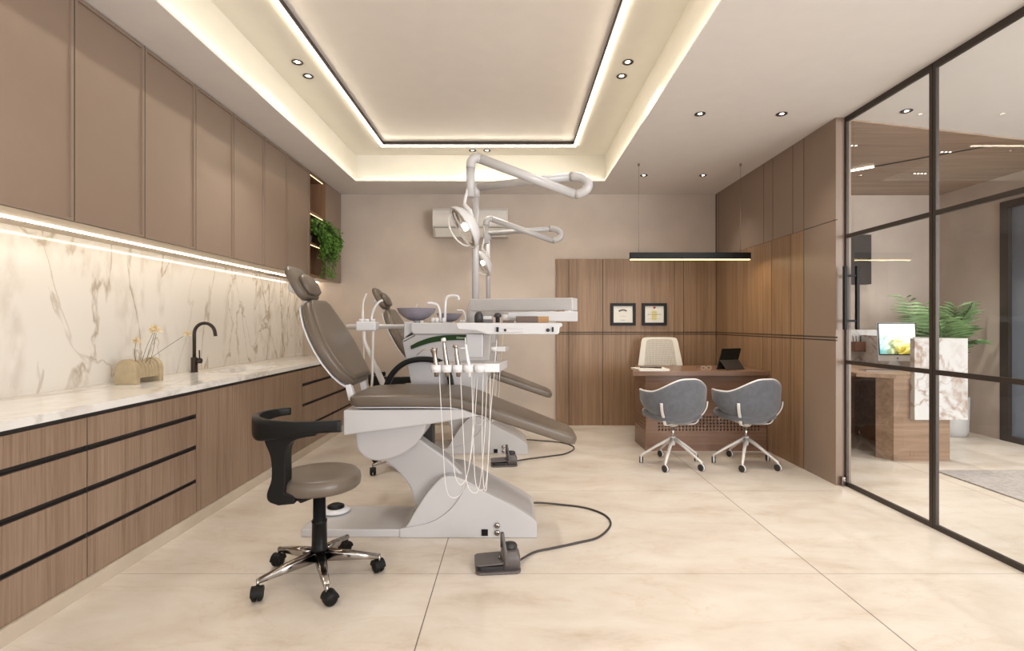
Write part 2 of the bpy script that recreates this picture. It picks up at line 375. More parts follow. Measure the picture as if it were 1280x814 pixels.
def lathe(bm, prof, c, n=32, mi=0, axis=None):
    """prof: (r, h) ; axis direction default z"""
    c = Vector(c); ax = Vector(axis or (0,0,1)).normalized()
    u = ax.cross(Vector((0,1,0)) if abs(ax.y) < 0.9 else Vector((1,0,0))).normalized(); v = ax.cross(u)
    rings = []
    for r, h in prof:
        if r < 1e-5: rings.append([bm.verts.new(c+ax*h)])
        else: rings.append([bm.verts.new(c+ax*h+(u*math.cos(2*PI*k/n)+v*math.sin(2*PI*k/n))*r) for k in range(n)])
    for a, b in zip(rings[:-1], rings[1:]):
        for k in range(n):
            k2 = (k+1)%n
            if len(a) == 1 and len(b) == 1: continue
            if len(a) == 1: f = bm.faces.new([a[0], b[k2], b[k]])
            elif len(b) == 1: f = bm.faces.new([a[k], a[k2], b[0]])
            else: f = bm.faces.new([a[k], a[k2], b[k2], b[k]])
            f.material_index = mi; f.smooth = True
    return bm
def LT(*a, **k): return lathe(bmesh.new(), *a, **k)
def disc(c, r, h, axis=(0,0,1), n=28):
    return LT([(0,0),(r,0),(r,h),(0,h)], c, n, axis=axis)
def text_obj(txt, name, size, loc, rot, mat, parent, ext=0.0006):
    cu = bpy.data.curves.new(name, 'FONT'); cu.body = txt; cu.size = size; cu.extrude = ext; cu.align_x = 'CENTER'; cu.align_y = 'CENTER'
    tmp = bpy.data.objects.new(name, cu); COL.objects.link(tmp); cu.materials.append(mat); bpy.context.view_layer.update()
    me = bpy.data.meshes.new_from_object(tmp.evaluated_get(bpy.context.evaluated_depsgraph_get())); bpy.data.objects.remove(tmp)
    me.name = name; o = bpy.data.objects.new(name, me); COL.objects.link(o)
    o.parent = parent; o.location = Vector(loc)-wloc(parent); o.rotation_euler = rot; return o

# ================================================================== ROOM SHELL
XL, XR, YB = -2.5, 2.41, 6.06
struct('floor', B(-2.6, 7.0, -2.4, 6.3, -0.06, 0.0), M['floor'])
struct('wall_back', B(-2.6, 5.2, YB, YB+0.12, 0, CEIL), M['wall'])
struct('wall_left', B(-2.62, XL, -2.4, YB, 0, CEIL), M['wall'])
# backsplash slab
struct('wall_backsplash', B(XL, XL+0.012, 0.2, YB, 0.80, 1.69), M['marble'])
# ceiling with the tray opening
TX0, TX1, TY0, TY1 = -1.69, 0.99, 0.55, 5.5
IX0, IX1, IY0, IY1 = -1.314, 0.62, 1.0, 5.18
Z2 = 3.01; Z3 = 3.042
bm = bmesh.new()
for a in ((-2.6, TX0, -2.4, 6.2), (TX1, 2.45, -2.4, 6.2), (TX0, TX1, TY1, 6.2), (TX0, TX1, -2.4, TY0)):
    box(bm, a[0], a[1], a[2], a[3], CEIL, CEIL+0.03)
struct('ceiling', bm, M['ceiling'])
bm = bmesh.new()   # vertical sides of the tray with a small lip, and the upper margin
for a in ((TX0-0.02, TX0, TY0, TY1), (TX1, TX1+0.02, TY0, TY1), (TX0-0.02, TX1+0.02, TY1, TY1+0.02), (TX0-0.02, TX1+0.02, TY0-0.02, TY0)):
    box(bm, a[0], a[1], a[2], a[3], CEIL+0.03, Z2)
for a in ((TX0-0.02, IX0, TY0-0.02, TY1+0.02), (IX1, TX1+0.02, TY0-0.02, TY1+0.02), (IX0, IX1, IY1, TY1+0.02), (IX0, IX1, TY0-0.02, IY0)):
    box(bm, a[0], a[1], a[2], a[3], Z2, Z2+0.03)
struct('ceiling_tray', bm, M['cove'])
bm = bmesh.new()
for a in ((IX0, IX0+0.007, IY0, IY1), (IX1-0.007, IX1, IY0, IY1), (IX0+0.007, IX1-0.007, IY1-0.007, IY1), (IX0+0.007, IX1-0.007, IY0, IY0+0.007)):
    box(bm, a[0], a[1], a[2], a[3], Z2-0.003, Z2+0.031)
struct('trim_1', bm, M['dark'])
bm = bmesh.new(); e_ = 0.006
for a in ((TX0, TX0+e_, TY0+e_, TY1-e_), (TX1-e_, TX1, TY0+e_, TY1-e_), (TX0, TX1, TY1-e_, TY1), (TX0, TX1, TY0, TY0+e_)): box(bm, a[0], a[1], a[2], a[3], CEIL+0.012, CEIL+0.02)
single('led_strip', bm, emis('led_lip', (1.0, 0.86, 0.62), 1.4), 'faint glowing line along the lower lip of the ceiling recess', 'light strip', loc=(TX0, TY1, CEIL))
struct('ceiling_stretch_panel', B(IX0-0.02, IX1+0.02, IY0-0.02, IY1+0.02, Z3, Z3+0.03), M['stretch'])
# LED line around the inner frame
bm = bmesh.new(); w = 0.022; zz = Z2-0.006
for a in ((IX0-w, IX0, IY0-w, IY1+w), (IX1, IX1+w, IY0-w, IY1+w), (IX0, IX1, IY1, IY1+w), (IX0, IX1, IY0-w, IY0)):
    box(bm, a[0], a[1], a[2], a[3], zz-0.008, zz+0.0055)
single('led_strip', bm, M['led'], 'warm glowing strip outlining the dark frame of the recessed ceiling', 'light strip', loc=(IX0, IY1, zz))

# right wall: wood lower part, taupe upper part
struct('wall_right', B(XR, XR+0.10, 3.80, YB, 0, CEIL), M['taupe'])
def depth_at(x, X): return X*F/(x-CX)
G = 0.0045
# taupe boards over the wood (upper) and full height near glass
ys = [YB-0.03] + [depth_at(v, XR-0.012) for v in (898.5, 954.5, 966, 991, 1004.8)]
k = 10
for a, b in zip(ys[:-1], ys[1:]):
    struct('trim_%d' % k, B(XR-0.012, XR, b+G, a-G, 1.972, CEIL), M['taupe']); k += 1
yA = ys[-1]
struct('trim_%d' % k, B(XR-0.012, XR, 3.80, yA-G, 1.975, CEIL), M['taupe']); k += 1
struct('trim_%d' % k, B(XR-0.012, XR, 3.80, yA-G, 1.103, 1.968), M['taupe']); k += 1
struct('trim_%d' % k, B(XR-0.012, XR, 3.80, yA-G, 1.080, 1.092), M['taupe']); k += 1
struct('trim_%d' % k, B(XR-0.012, XR, 3.80, yA-G, 0.0, 1.070), M['taupe']); k += 1
struct('wall_gap_shade', B(XR-0.0105, XR+0.001, 3.81, YB, 0.0, CEIL-0.003), M['taupe_dark'])  # dark sheet behind the boards, paints the shade into their gaps
# wood boards on the right wall
yw = [YB-0.03] + [depth_at(v, XR-0.012) for v in (929, 954, 965, 989)] + [yA]
for a, b in zip(yw[:-1], yw[1:]):
    for z0, z1 in ((0, 1.070), (1.080, 1.092), (1.103, 1.968)):
        struct('trim_%d' % k, B(XR-0.014, XR, b+G, a-G, z0, z1), M['walnut']); k += 1
# wood boards on the back wall
struct('wall_back_gap_shade', B(0.515, XR-0.014, YB-0.008, YB-0.001, 0, 1.955), M['taupe_dark'])  # dark sheet that gives the wood board gaps their shade
xs = [0.51]+[(v-CX)*6.03/F for v in (711, 753.5, 843, 854.5)]+[XR-0.016]
for a, b in zip(xs[:-1], xs[1:]):
    for z0, z1 in ((0, 1.070), (1.080, 1.092), (1.103, 1.962)):
        struct('trim_%d' % k, B(a+0.0028, b-0.0028, YB-0.03, YB-0.008, z0, z1), M['walnut']); k += 1
struct('baseboard_back', B(-1.93, 0.508, YB-0.014, YB, 0, 0.05), M['plinth'], bevel=0.003)

# ================================================================== GLASS PARTITION
XG = 2.47
Y1, Y2, Y3 = 3.80, 3.0, 0.6
def gframe(ya, yb, zr):
    bm = bmesh.new(); t = 0.018; d = 0.010
    x0, x1 = XG-d, XG+d
    box(bm, x0, x1, ya-0.022, ya, 0, CEIL-0.001); box(bm, x0, x1, yb, yb+0.022, 0, CEIL-0.001)
    box(bm, x0, x1, yb+0.022, ya-0.022, 0, 0.03); box(bm, x0, x1, yb+0.022, ya-0.022, CEIL-0.04, CEIL-0.001)
    for z in zr: box(bm, x0, x1, yb+0.022, ya-0.022, z-0.014, z+0.014)
    return bm
dr = thing('glass_door', 'framed glass door with a black pull bar, next to the taupe wall end', 'door', (XG, 3.4, 0)); dr['kind'] = 'structure'
dr.name = 'door_1'; del dr['category']; 
obj('door_frame', gframe(Y1-0.001, Y2+0.004, (0.916, 1.845)), M['frame'], dr)
obj('glass_pane', B(XG-0.004, XG+0.004, Y2+0.02, Y1-0.015, 0.02, CEIL-0.02), M['glass'], dr)
bm = bmesh.new()
for xx in (XG-0.045, XG+0.045): box(bm, xx-0.011, xx+0.011, 3.725, 3.75, 1.157, 1.62)
for z in (1.22, 1.55): box(bm, XG-0.045, XG+0.045, 3.732, 3.744, z-0.008, z+0.008)
obj('pull_handle', bm, M['black'], dr, bevel=0.003)
obj('floor_hinge', B(XG-0.045, XG-0.021, 3.765, 3.80, 0.0, 0.07), M['steel'], dr, bevel=0.003)
w1 = bpy.data.objects.new('window_1', None); COL.objects.link(w1); w1.location = (XG, 2, 0); w1['kind'] = 'structure'
obj('window_frame', gframe(Y2, Y3, (0.916, 1.845)), M['frame'], w1)
obj('glass_pane', B(XG-0.004, XG+0.004, Y3+0.02, Y2-0.015, 0.02, CEIL-0.02), M['glass'], w1)

# ================================================================== LEFT RUN: base cabinets
XF = -1.90
struct('baseboard_left', B(XL, -1.888, 0.3, YB, 0, 0.066), M['plinth'])
bm = bmesh.new()
# countertop with sink hole
SX0, SX1, SY0, SY1 = -2.29, -2.03, 3.80, 4.40
zt0, zt1 = 0.800, 0.835; xf = -1.893
for a in ((-2.488, SX0, 0.3, 6.055), (SX1, xf, 0.3, 6.055), (SX0, SX1, 0.3, SY0), (SX0, SX1, SY1, 6.055)):
    box(bm, a[0], a[1], a[2], a[3], zt0, zt1)
bmesh.ops.remove_doubles(bm, verts=bm.verts, dist=1e-5)
single('countertop', bm, M['counter'], 'long white veined marble countertop running along the left wall', 'countertop', loc=(-2.2, 3, zt0))
sk = thing('sink', 'pale rectangular sink basin sunk into the marble countertop by the black tap', 'sink', ((SX0+SX1)/2, (SY0+SY1)/2, 0.68))
bm = bmesh.new()
for a in ((SX0-0.01, SX1+0.01, SY0-0.01, SY1+0.01, 0.66, 0.67), (SX0-0.01, SX0, SY0-0.01, SY1+0.01, 0.67, 0.799), (SX1, SX1+0.01, SY0-0.01, SY1+0.01, 0.67, 0.799),
          (SX0, SX1, SY0-0.01, SY0, 0.67, 0.799), (SX0, SX1, SY1, SY1+0.01, 0.67, 0.799)): box(bm, *a)
obj('basin', bm, M['counter'], sk); obj('drain', disc(((SX0+SX1)/2, 4.1, 0.67), 0.03, 0.004), M['chrome'], sk)
ZB = 0.068
def drawer_unit(y0, y1, label, hollow=False):
    t = thing('drawer_cabinet', label, 'cabinet', ((XL+XF)/2, (y0+y1)/2, ZB), 'base drawer cabinets')
    obj('carcass', B([XL+0.002, XF-0.022, y0, y1, ZB, 0.775], [XF-0.021, XF-0.003, y0, y0+0.0026, ZB, 0.775]), M['gap'], t)  # dark strip added between neighbouring fronts, shade put in as colour
    obj('top_rail', B(XF-0.03, XF-0.008, y0, y1, 0.782, 0.799), M['gap'], t)
    for z0, z1 in ((ZB+0.001, 0.2436), (0.2675, 0.445), (0.4715, 0.631), (0.6575, 0.780)):
        d = obj('drawer', B(XF-0.02, XF, y0+0.003, y1-0.003, z0, z1), M['oak'], t)
    for z in (0.2436, 0.445, 0.631):
        bm = bmesh.new(); prism(bm, [(XF-0.021, z+0.001), (XF-0.004, z+0.001), (XF-0.004, z+0.005), (XF-0.015, z+0.007), (XF-0.015, z+0.0235), (XF-0.021, z+0.0235)], 'y', y0, y1)
        obj('drawer_pull', bm, M['blackm'], t)
    return t
drawer_unit(1.486, 2.286, 'walnut drawer cabinet with four drawers nearest the camera at the lower left')
drawer_unit(2.286, 3.073, 'walnut four-drawer cabinet between the nearest drawers and the plain doors')
drawer_unit(4.62, 5.416, 'walnut four-drawer cabinet just past the plain doors, seen behind the dental chair back')
drawer_unit(5.416, 6.052, 'walnut four-drawer cabinet in the far corner at the back wall')
def door_unit(y0, y1, ym, label):
    t = thing('door_cabinet', label, 'cabinet', ((XL+XF)/2, (y0+y1)/2, ZB), 'base door cabinets')
    obj('carcass', B([XL+0.002, XF-0.022, y0, y1, ZB, 0.64], [XF-0.021, XF-0.003, y0, y0+0.0024, ZB, 0.775], [XF-0.021, XF-0.003, ym-0.0024, ym+0.0024, ZB, 0.775]), M['gap'], t)  # dark strips fill the door gaps in place of real shade
    obj('top_rail', B(XF-0.03, XF-0.008, y0, y1, 0.782, 0.799), M['gap'], t)
    for a, b in ((y0, ym), (ym, y1)): obj('cabinet_door', B(XF-0.02, XF, a+0.0028, b-0.0028, ZB+0.001, 0.780), M['oak'], t)
door_unit(3.073, 3.868, 3.467, 'plain two-door wooden cabinet beside the drawers, nearer half of the doors')
door_unit(3.868, 4.62, 4.24, 'plain two-door wooden cabinet under the sink, farther half of the doors')

# upper cabinets
XU = -2.024; ZU0, ZU1 = 1.674, 2.728
us = [1.46, 1.912, 2.365, 2.818, 3.271, 3.717, 4.179, 4.609, 5.099]
wd_ = ['nearest tall taupe wall cabinet at the upper left corner', 'second tall taupe wall cabinet from the camera', 'third tall taupe wall cabinet from the camera',
       'fourth tall taupe wall cabinet from the camera', 'fifth tall taupe wall cabinet from the camera', 'sixth tall taupe wall cabinet from the camera',
       'taupe wall cabinet second before the lit wooden niche', 'taupe wall cabinet directly before the lit wooden niche']
def upper(y0, y1, label):
    t = thing('wall_cabinet', label, 'wall cabinet', ((XL+XU)/2, (y0+y1)/2, ZU0), 'taupe wall cabinets')
    obj('carcass', B([XL+0.012, XU-0.024, y0, y1, 1.694, ZU1-0.001], [XU-0.023, XU-0.002, y0, y0+0.003, ZU0, ZU1-0.001]), M['taupe_dark'], t)  # near-black body and gap strip carry the shade between doors
    obj('bottom_panel', B(XL+0.012, XU-0.024, y0, y1, 1.690, 1.6935), M['under'], t)
    e = 0.016
    bm = B(XU-0.022, XU-0.010, y0+0.0035, y1-0.0035, ZU0, ZU1-0.006)   # recessed field
    y0_, y1_ = y0+0.0035, y1-0.0035
    for a in ((XU-0.022, XU, y0_, y0_+e, ZU0, ZU1-0.006), (XU-0.022, XU, y1_-e, y1_, ZU0, ZU1-0.006), (XU-0.022, XU, y0_+e, y1_-e, ZU0, ZU0+e*0.7), (XU-0.022, XU, y0_+e, y1_-e, ZU1-0.006-e, ZU1-0.006)):
        box(bm, *a)
    obj('cabinet_door', bm, M['taupe'], t)
    return t
for i in range(1, 8): upper(us[i], us[i+1], wd_[i-1] if i < 7 else wd_[7])
NY0, NY1 = 5.099, 5.54
nt = thing('niche_shelf_unit', 'open walnut niche with shelves at the far end of the wall cabinets', 'shelf unit', ((XL+XU)/2, (NY0+NY1)/2, ZU0))
bm = bmesh.new()
for a in ((XU-0.02, XU, NY0+0.016, NY1-0.016, ZU0, ZU0+0.016), (XL+0.012, XL+0.024, NY0, NY1, ZU0+0.016, ZU1-0.006), (XL+0.024, XU, NY0, NY0+0.016, ZU0+0.0165, ZU1-0.006), (XL+0.024, XU, NY1-0.016, NY1, ZU0+0.0165, ZU1-0.006),
          (XL+0.024, XU, NY0+0.016, NY1-0.016, ZU1-0.022, ZU1-0.006), (XL+0.024, XU-0.0205, NY0+0.016, NY1-0.016, ZU0+0.0165, ZU0+0.030)): box(bm, *a)
obj('carcass', bm, M['niche'], nt)
for z in (2.0, 2.315): obj('shelf', B(XL+0.024, XU-0.004, NY0+0.016, NY1-0.016, z, z+0.018), M['niche'], nt)
for z in (2.000, 2.315, ZU1-0.022): obj('light_strip', B(XU-0.026, XU-0.020, NY0+0.03, NY1-0.03, z-0.005, z-0.001), M['led_niche'], nt)
t = thing('wall_cabinet', 'narrow taupe end cabinet between the lit niche and the back wall', 'wall cabinet', ((XL+XU)/2, 5.78, ZU0), 'taupe wall cabinets')
obj('carcass', B(XL+0.012, XU-0.024, NY1, 6.03, 1.694, ZU1-0.001), M['taupe_dark'], t); obj('bottom_panel', B(XL+0.012, XU-0.024, NY1, 6.055, 1.69, 1.6935), M['under'], t)
obj('cabinet_door', B(XU-0.022, XU, NY1+0.0025, 6.03, ZU0, ZU1-0.006), M['taupe'], t)
single('led_strip', B(-2.306, -2.294, 1.6, 6.045, 1.682, 1.689), M['led_under'], 'bright warm light line under the taupe wall cabinets, above the marble backsplash', 'light strip', loc=(-2.3, 3.5, 1.682))

# books and ivy in the niche
bk = [(5.19, 0.035, 0.30, 'book'), (5.235, 0.028, 0.27, 'book_grey'), (5.27, 0.03, 0.31, 'book')]
lb = ['white book standing nearest in the top niche', 'slim grey book standing between two white books in the niche', 'white book standing farthest of the three in the top niche']
for (y, w_, h, mk), l in zip(bk, lb):
    t = thing('book', l, 'book', (-2.2, y, 2.333), 'books in the top niche')
    obj('cover', B([-2.33, -2.10, y, y+0.002, 2.333, 2.333+h], [-2.33, -2.10, y+w_-0.002, y+w_, 2.333, 2.333+h], [-2.10, -2.097, y, y+w_, 2.333, 2.333+h]), M[mk], t)
    obj('pages', B(-2.328, -2.10, y+0.002, y+w_-0.002, 2.336, 2.329+h), M['paper'], t)
iv = thing('ivy_plant', 'trailing green ivy spilling from the wooden niche over the cabinet edge', 'plant', (-2.16, 5.33, 2.018))
obj('pot', LT([(0,0),(0.05,0),(0.07,0.10),(0.062,0.10),(0.05,0.02),(0,0.02)], (-2.16, 5.33, 2.018)), M['pot'], iv, smooth=True)
rnd = random.Random(3)
bml = bmesh.new(); bms = bmesh.new()
def leaf(bm, c, d, n, L, W):
    d = Vector(d).normalized(); n = Vector(n).normalized(); s = d.cross(n).normalized(); nn = s.cross(d)
    c = Vector(c)
    p = [c, c+d*L*0.35+s*W*0.5-nn*L*0.06, c+d*L-nn*L*0.18, c+d*L*0.35-s*W*0.5-nn*L*0.06, c+d*L*0.45+nn*L*0.05]
    v = [bm.verts.new(x) for x in p]
    for a in ((0,1,4),(1,2,4),(2,3,4),(3,0,4)): bm.faces.new([v[i] for i in a])
for i in range(60):
    y = 5.33+rnd.uniform(-0.18, 0.19); x0 = -2.10+rnd.uniform(-0.06, 0.06)
    top = Vector((x0, y, 2.10+rnd.uniform(0.0, 0.15)))
    out = -1.97+rnd.uniform(-0.02, 0.09); drop = rnd.choice([0.06, 0.12, 0.18, 0.24])
    if i % 9 == 0: drop = 0.42
    y2 = y+rnd.uniform(-0.03, 0.16)
    path = cr([(-2.16+rnd.uniform(-.03,.03), 5.33+(y-5.33)*0.3, 2.11), top+Vector((0,0,0.05)), (out, (y+y2)/2, top.z-0.02), (out+0.01, y2, 2.12-drop*0.5), (out-0.01, y2+rnd.uniform(-0.02,0.03), 2.12-drop)], 5)
    tube(bms, path, 0.0018, 5)
    for q in path[3:]:
        for _ in range(3):
            d = Vector((rnd.uniform(0.0, 1), rnd.uniform(-1, 1), rnd.uniform(-0.9, 0.4)))
            leaf(bml, q+Vector((rnd.uniform(-.012,.018), rnd.uniform(-.015,.015), rnd.uniform(-.015,.015))), d, (rnd.uniform(.3,1), rnd.uniform(-.4,.4), rnd.uniform(.1,1)), rnd.uniform(0.028, 0.044), rnd.uniform(0.026, 0.038))
obj('foliage', bml, M['leaf'], iv); obj('vines', bms, M['stem'], iv)

# tap
fx, fy, fz = -2.395, 3.85, 0.835
tp = thing('tap', 'matt black gooseneck tap standing on the marble countertop', 'tap', (fx, fy, fz))
obj('tap_base', LT([(0,0),(0.028,0),(0.028,0.004),(0.023,0.006),(0.023,0.11),(0.015,0.112),(0,0.112)], (fx, fy, fz)), M['fossil'], tp)
R = 0.078; pts = [(fx, fy, fz+0.10), (fx, fy, fz+0.29)]+[(fx+R-R*math.cos(a), fy, fz+0.29+R*math.sin(a)) for a in [PI*k/16 for k in range(1, 16)]]+[(fx+2*R+0.004, fy, fz+0.27)]
obj('spout', TB(pts, 0.0125, 16), M['fossil'], tp, smooth=False)
obj('lever', TB([(fx+0.02, fy, fz+0.085), (fx+0.052, fy, fz+0.085)], 0.02, 16), M['fossil'], tp)
obj('lever_pin', TB([(fx+0.04, fy, fz+0.09), (fx+0.038, fy, fz+0.165)], 0.005, 10), M['fossil'], tp)

# travertine vase with dried flowers
vx0, vx1, vy0, vy1, vz = -2.380, -2.250, 3.058, 3.30, 0.835
va = thing('stone_vase', 'beige arched travertine vase with slotted top standing on the marble counter', 'vase', ((vx0+vx1)/2, vy0, vz))
def arch(x0, x1, z0, zs, n=16):
    r = (x1-x0)/2; c = (x0+x1)/2
    return [(x0, z0), (x0, zs)]+[(c-r*math.cos(PI*k/n), zs+r*math.sin(PI*k/n)) for k in range(1, n)]+[(x1, zs), (x1, z0)]
bm = bmesh.new()
ya = [vy0, vy0+0.036, vy1-0.036, vy1]
obj('end_block', PR(arch(vx0, vx1, vz, vz+0.085), 'y', ya[0], ya[1]), M['vase'], va, bevel=0.003)
obj('end_block', PR(arch(vx0, vx1, vz, vz+0.085), 'y', ya[2], ya[3]), M['vase'], va, bevel=0.003)
bm = bmesh.new()
nS = 6; yy = ya[1]; seg = (ya[2]-ya[1])/(nS+0.0)
for s in range(nS):
    a0 = ya[1]+s*seg; prism(bm, arch(vx0+0.008, vx1-0.008, vz+0.035, vz+0.083), 'y', a0, a0+seg*0.76)
prism(bm, arch(vx0+0.010, vx1-0.010, vz+0.036, vz+0.078), 'y', ya[1], ya[2])
obj('slotted_body', bm, M['vase'], va)
rnd = random.Random(11)
heads = [((171, 427), 3.12, 0.030, 'small cream dried flower, left of the three, in the stone vase'),
         ((194, 413), 3.16, 0.042, 'large cream dried flower, highest and middle one in the stone vase'),
         ((234, 418), 3.26, 0.030, 'cream dried flower leaning far right toward the black tap')]
for (hp, Y, r, l) in heads:
    c = P(hp[0], hp[1], Y); fl = thing('dried_flower', l, 'flower', (c.x, c.y, vz+0.12), 'dried flowers in the vase')
    bm = bmesh.new()
    for k_ in range(90):
        a = rnd.uniform(0, 2*PI); e = rnd.uniform(-0.5, PI/2)
        d = Vector((math.cos(a)*math.cos(e), math.sin(a)*math.cos(e), math.sin(e)*0.8))
        leaf(bm, c+d*r*0.25, d, (rnd.uniform(-1,1), rnd.uniform(-1,1), 1), r*rnd.uniform(0.5, 0.85), r*0.3)
    obj('flower_head', bm, M['petal'], fl)
    bm = bmesh.new(); b0 = Vector((vx0+0.07, min(max(Y-0.0, 3.12), 3.20), vz+0.10))
    base = [P(171, 452, 3.12), P(176, 453, 3.15), P(182, 448, 3.2)][heads.index((hp, Y, r, l))]
    nst = 3 if r > 0.04 else 1
    for s in range(nst):
        b_ = base+Vector((0.012*s, 0.02*s, -0.02)); mid = (b_+c)/2+Vector((-0.012+0.01*s, 0, -0.004))
        tube(bm, cr([b_, mid, c+Vector((0.006*(s-1), 0, -0.01*(s+1)+0.01))], 6), 0.0013, 6)
    obj('stem', bm, M['stem'], fl)

# ================================================================== CEILING FITTINGS
def downlight(x, y, z, label, power, group, ang=100, r=0.036, blend=1.0):
    t = thing('downlight', label, 'ceiling light', (x, y, z), group)
    obj('trim_ring', LT([(r-0.009, 0.0), (r, 0.0), (r+0.003, -0.004), (r, -0.007), (r-0.008, -0.006), (r-0.009, 0.0)], (x, y, z), 28), M['blackm'], t, smooth=True)
    obj('reflector', LT([(r-0.009, -0.002), (r-0.012, -0.0018), (0.004, -0.0012), (0.004, -0.0005), (r-0.009, -0.0005)], (x, y, z), 28), M['reflector'], t)
    obj('bulb', disc((x, y, z-0.0035), r-0.0235, 0.002), M['bulb'], t)
    if power > 0:
        d = bpy.data.lights.new('spot_beam', 'SPOT'); d.energy = power; d.spot_size = math.radians(ang); d.spot_blend = blend; d.color = SPOTC; d.shadow_soft_size = 0.02
        o = bpy.data.objects.new('spot_beam', d); COL.objects.link(o); o.parent = t; o.location = (0, 0, -0.012)
    return t
g1 = 'downlights in the lit recess margin'; g2 = 'downlights in the flat ceiling over the desk side'
PW = 36
downlight(-1.49, 3.54, Z2, 'recessed spotlight nearer the camera on the left recess margin', PW, g1)
downlight(-1.495, 3.74, Z2, 'recessed spotlight farther from the camera on the left recess margin', PW, g1)
downlight(0.796, 3.54, Z2, 'recessed spotlight nearer the camera on the right recess margin', PW, g1)
downlight(0.796, 3.74, Z2, 'recessed spotlight farther from the camera on the right recess margin', PW, g1)
downlight(-0.42, 5.345, Z2, 'left recessed spotlight of the pair above the tall lamp posts', PW*0.8, g1)
downlight(-0.27, 5.345, Z2, 'right recessed spotlight of the pair above the tall lamp posts', PW*0.8, g1)
downlight(1.364, 3.73, CEIL, 'round spotlight in the flat ceiling, nearer row, left one', 30, g2)
downlight(1.96, 3.73, CEIL, 'round spotlight in the flat ceiling, nearer row, right one by the taupe wall', 30, g2)
downlight(1.35, 5.275, CEIL, 'round spotlight in the flat ceiling, farther row, left one over the desk', 26, g2)
downlight(1.96, 5.275, CEIL, 'round spotlight in the flat ceiling, farther row, right one over the desk', 26, g2)
downlight(2.83, 3.68, CEIL, 'round spotlight in the white reception ceiling seen through the glass door', 30, 'downlights in the reception')
# downlights over and behind the camera (outside the frame), and beams added to brighten the reception
def beam(x, y, z, p, ang=100):
    d = bpy.data.lights.new('spot_beam', 'SPOT'); d.energy = p; d.spot_size = math.radians(ang); d.spot_blend = 1.0; d.color = SPOTC; d.shadow_soft_size = 0.03
    o = bpy.data.objects.new('spot_beam', d); COL.objects.link(o); o.location = (x, y, z-0.012)
for x, y, z in ((-1.49, 1.6, Z2), (0.796, 1.6, Z2), (1.364, 2.0, CEIL), (1.96, 2.0, CEIL), (-0.35, 0.75, Z2), (1.6, 0.4, CEIL), (3.6, 2.2, CEIL), (4.6, 3.0, CEIL), (4.4, 1.5, CEIL), (4.4, 4.3, CEIL-0.012), (3.3, 4.6, CEIL-0.012), (4.1, 5.1, CEIL-0.012)):
    beam(x, y, z, 28 if x < 3 else 85)

# pendant
pd = thing('linear_pendant_lamp', 'long slim black pendant lamp hanging on wires above the desk', 'lamp', (1.70, 4.9, 1.81))
obj('housing', B(1.118, 2.274, 4.885, 4.915, 1.816, 1.880), M['black'], pd, bevel=0.002)
obj('light_diffuser', B(1.125, 2.267, 4.888, 4.912, 1.810, 1.8155), M['led_pend'], pd)
bm = bmesh.new()
for x in (1.205, 2.18): tube(bm, [(x, 4.9, 1.88), (x, 4.9, CEIL)], 0.0012, 6)
obj('wires', bm, M['steel'], pd)
bm = bmesh.new()
for x in (1.205, 2.18): lathe(bm, [(0,0),(0.01,0),(0.01,0.02),(0,0.02)], (x, 4.9, CEIL-0.02), 12)
obj('ceiling_caps', bm, M['steel'], pd)
area('pendant_glow', (1.70, 4.9, 1.805), 1.14, 0.02, 4, (1.0, 0.78, 0.45))

# air conditioner
ax0, ax1, ay, az0, az1 = -0.92, -0.056, 5.84, 2.20, 2.52
ac = thing('air_conditioner', 'white wall-mounted air conditioner high on the back wall behind the lamps', 'air conditioner', (-0.49, 6.05, az0))
obj('body', PR([(6.055, az0+0.01), (6.055, az1), (ay+0.02, az1), (ay, az1-0.03), (ay, az0+0.11), (ay+0.03, az0+0.095), (ay+0.1, az0)], 'x', ax0, ax1), M['blade'], ac, bevel=0.006)
obj('front_panel', B(ax0+0.005, ax1-0.005, ay-0.006, ay-0.001, az0+0.125, az1-0.03), M['blade'], ac, bevel=0.002)
obj('air_vane', PR([(ay+0.005, az0+0.085), (ay+0.012, az0+0.09), (ay+0.085, az0+0.012), (ay+0.077, az0+0.006)], 'x', ax0+0.03, ax1-0.03), M['creamp'], ac)

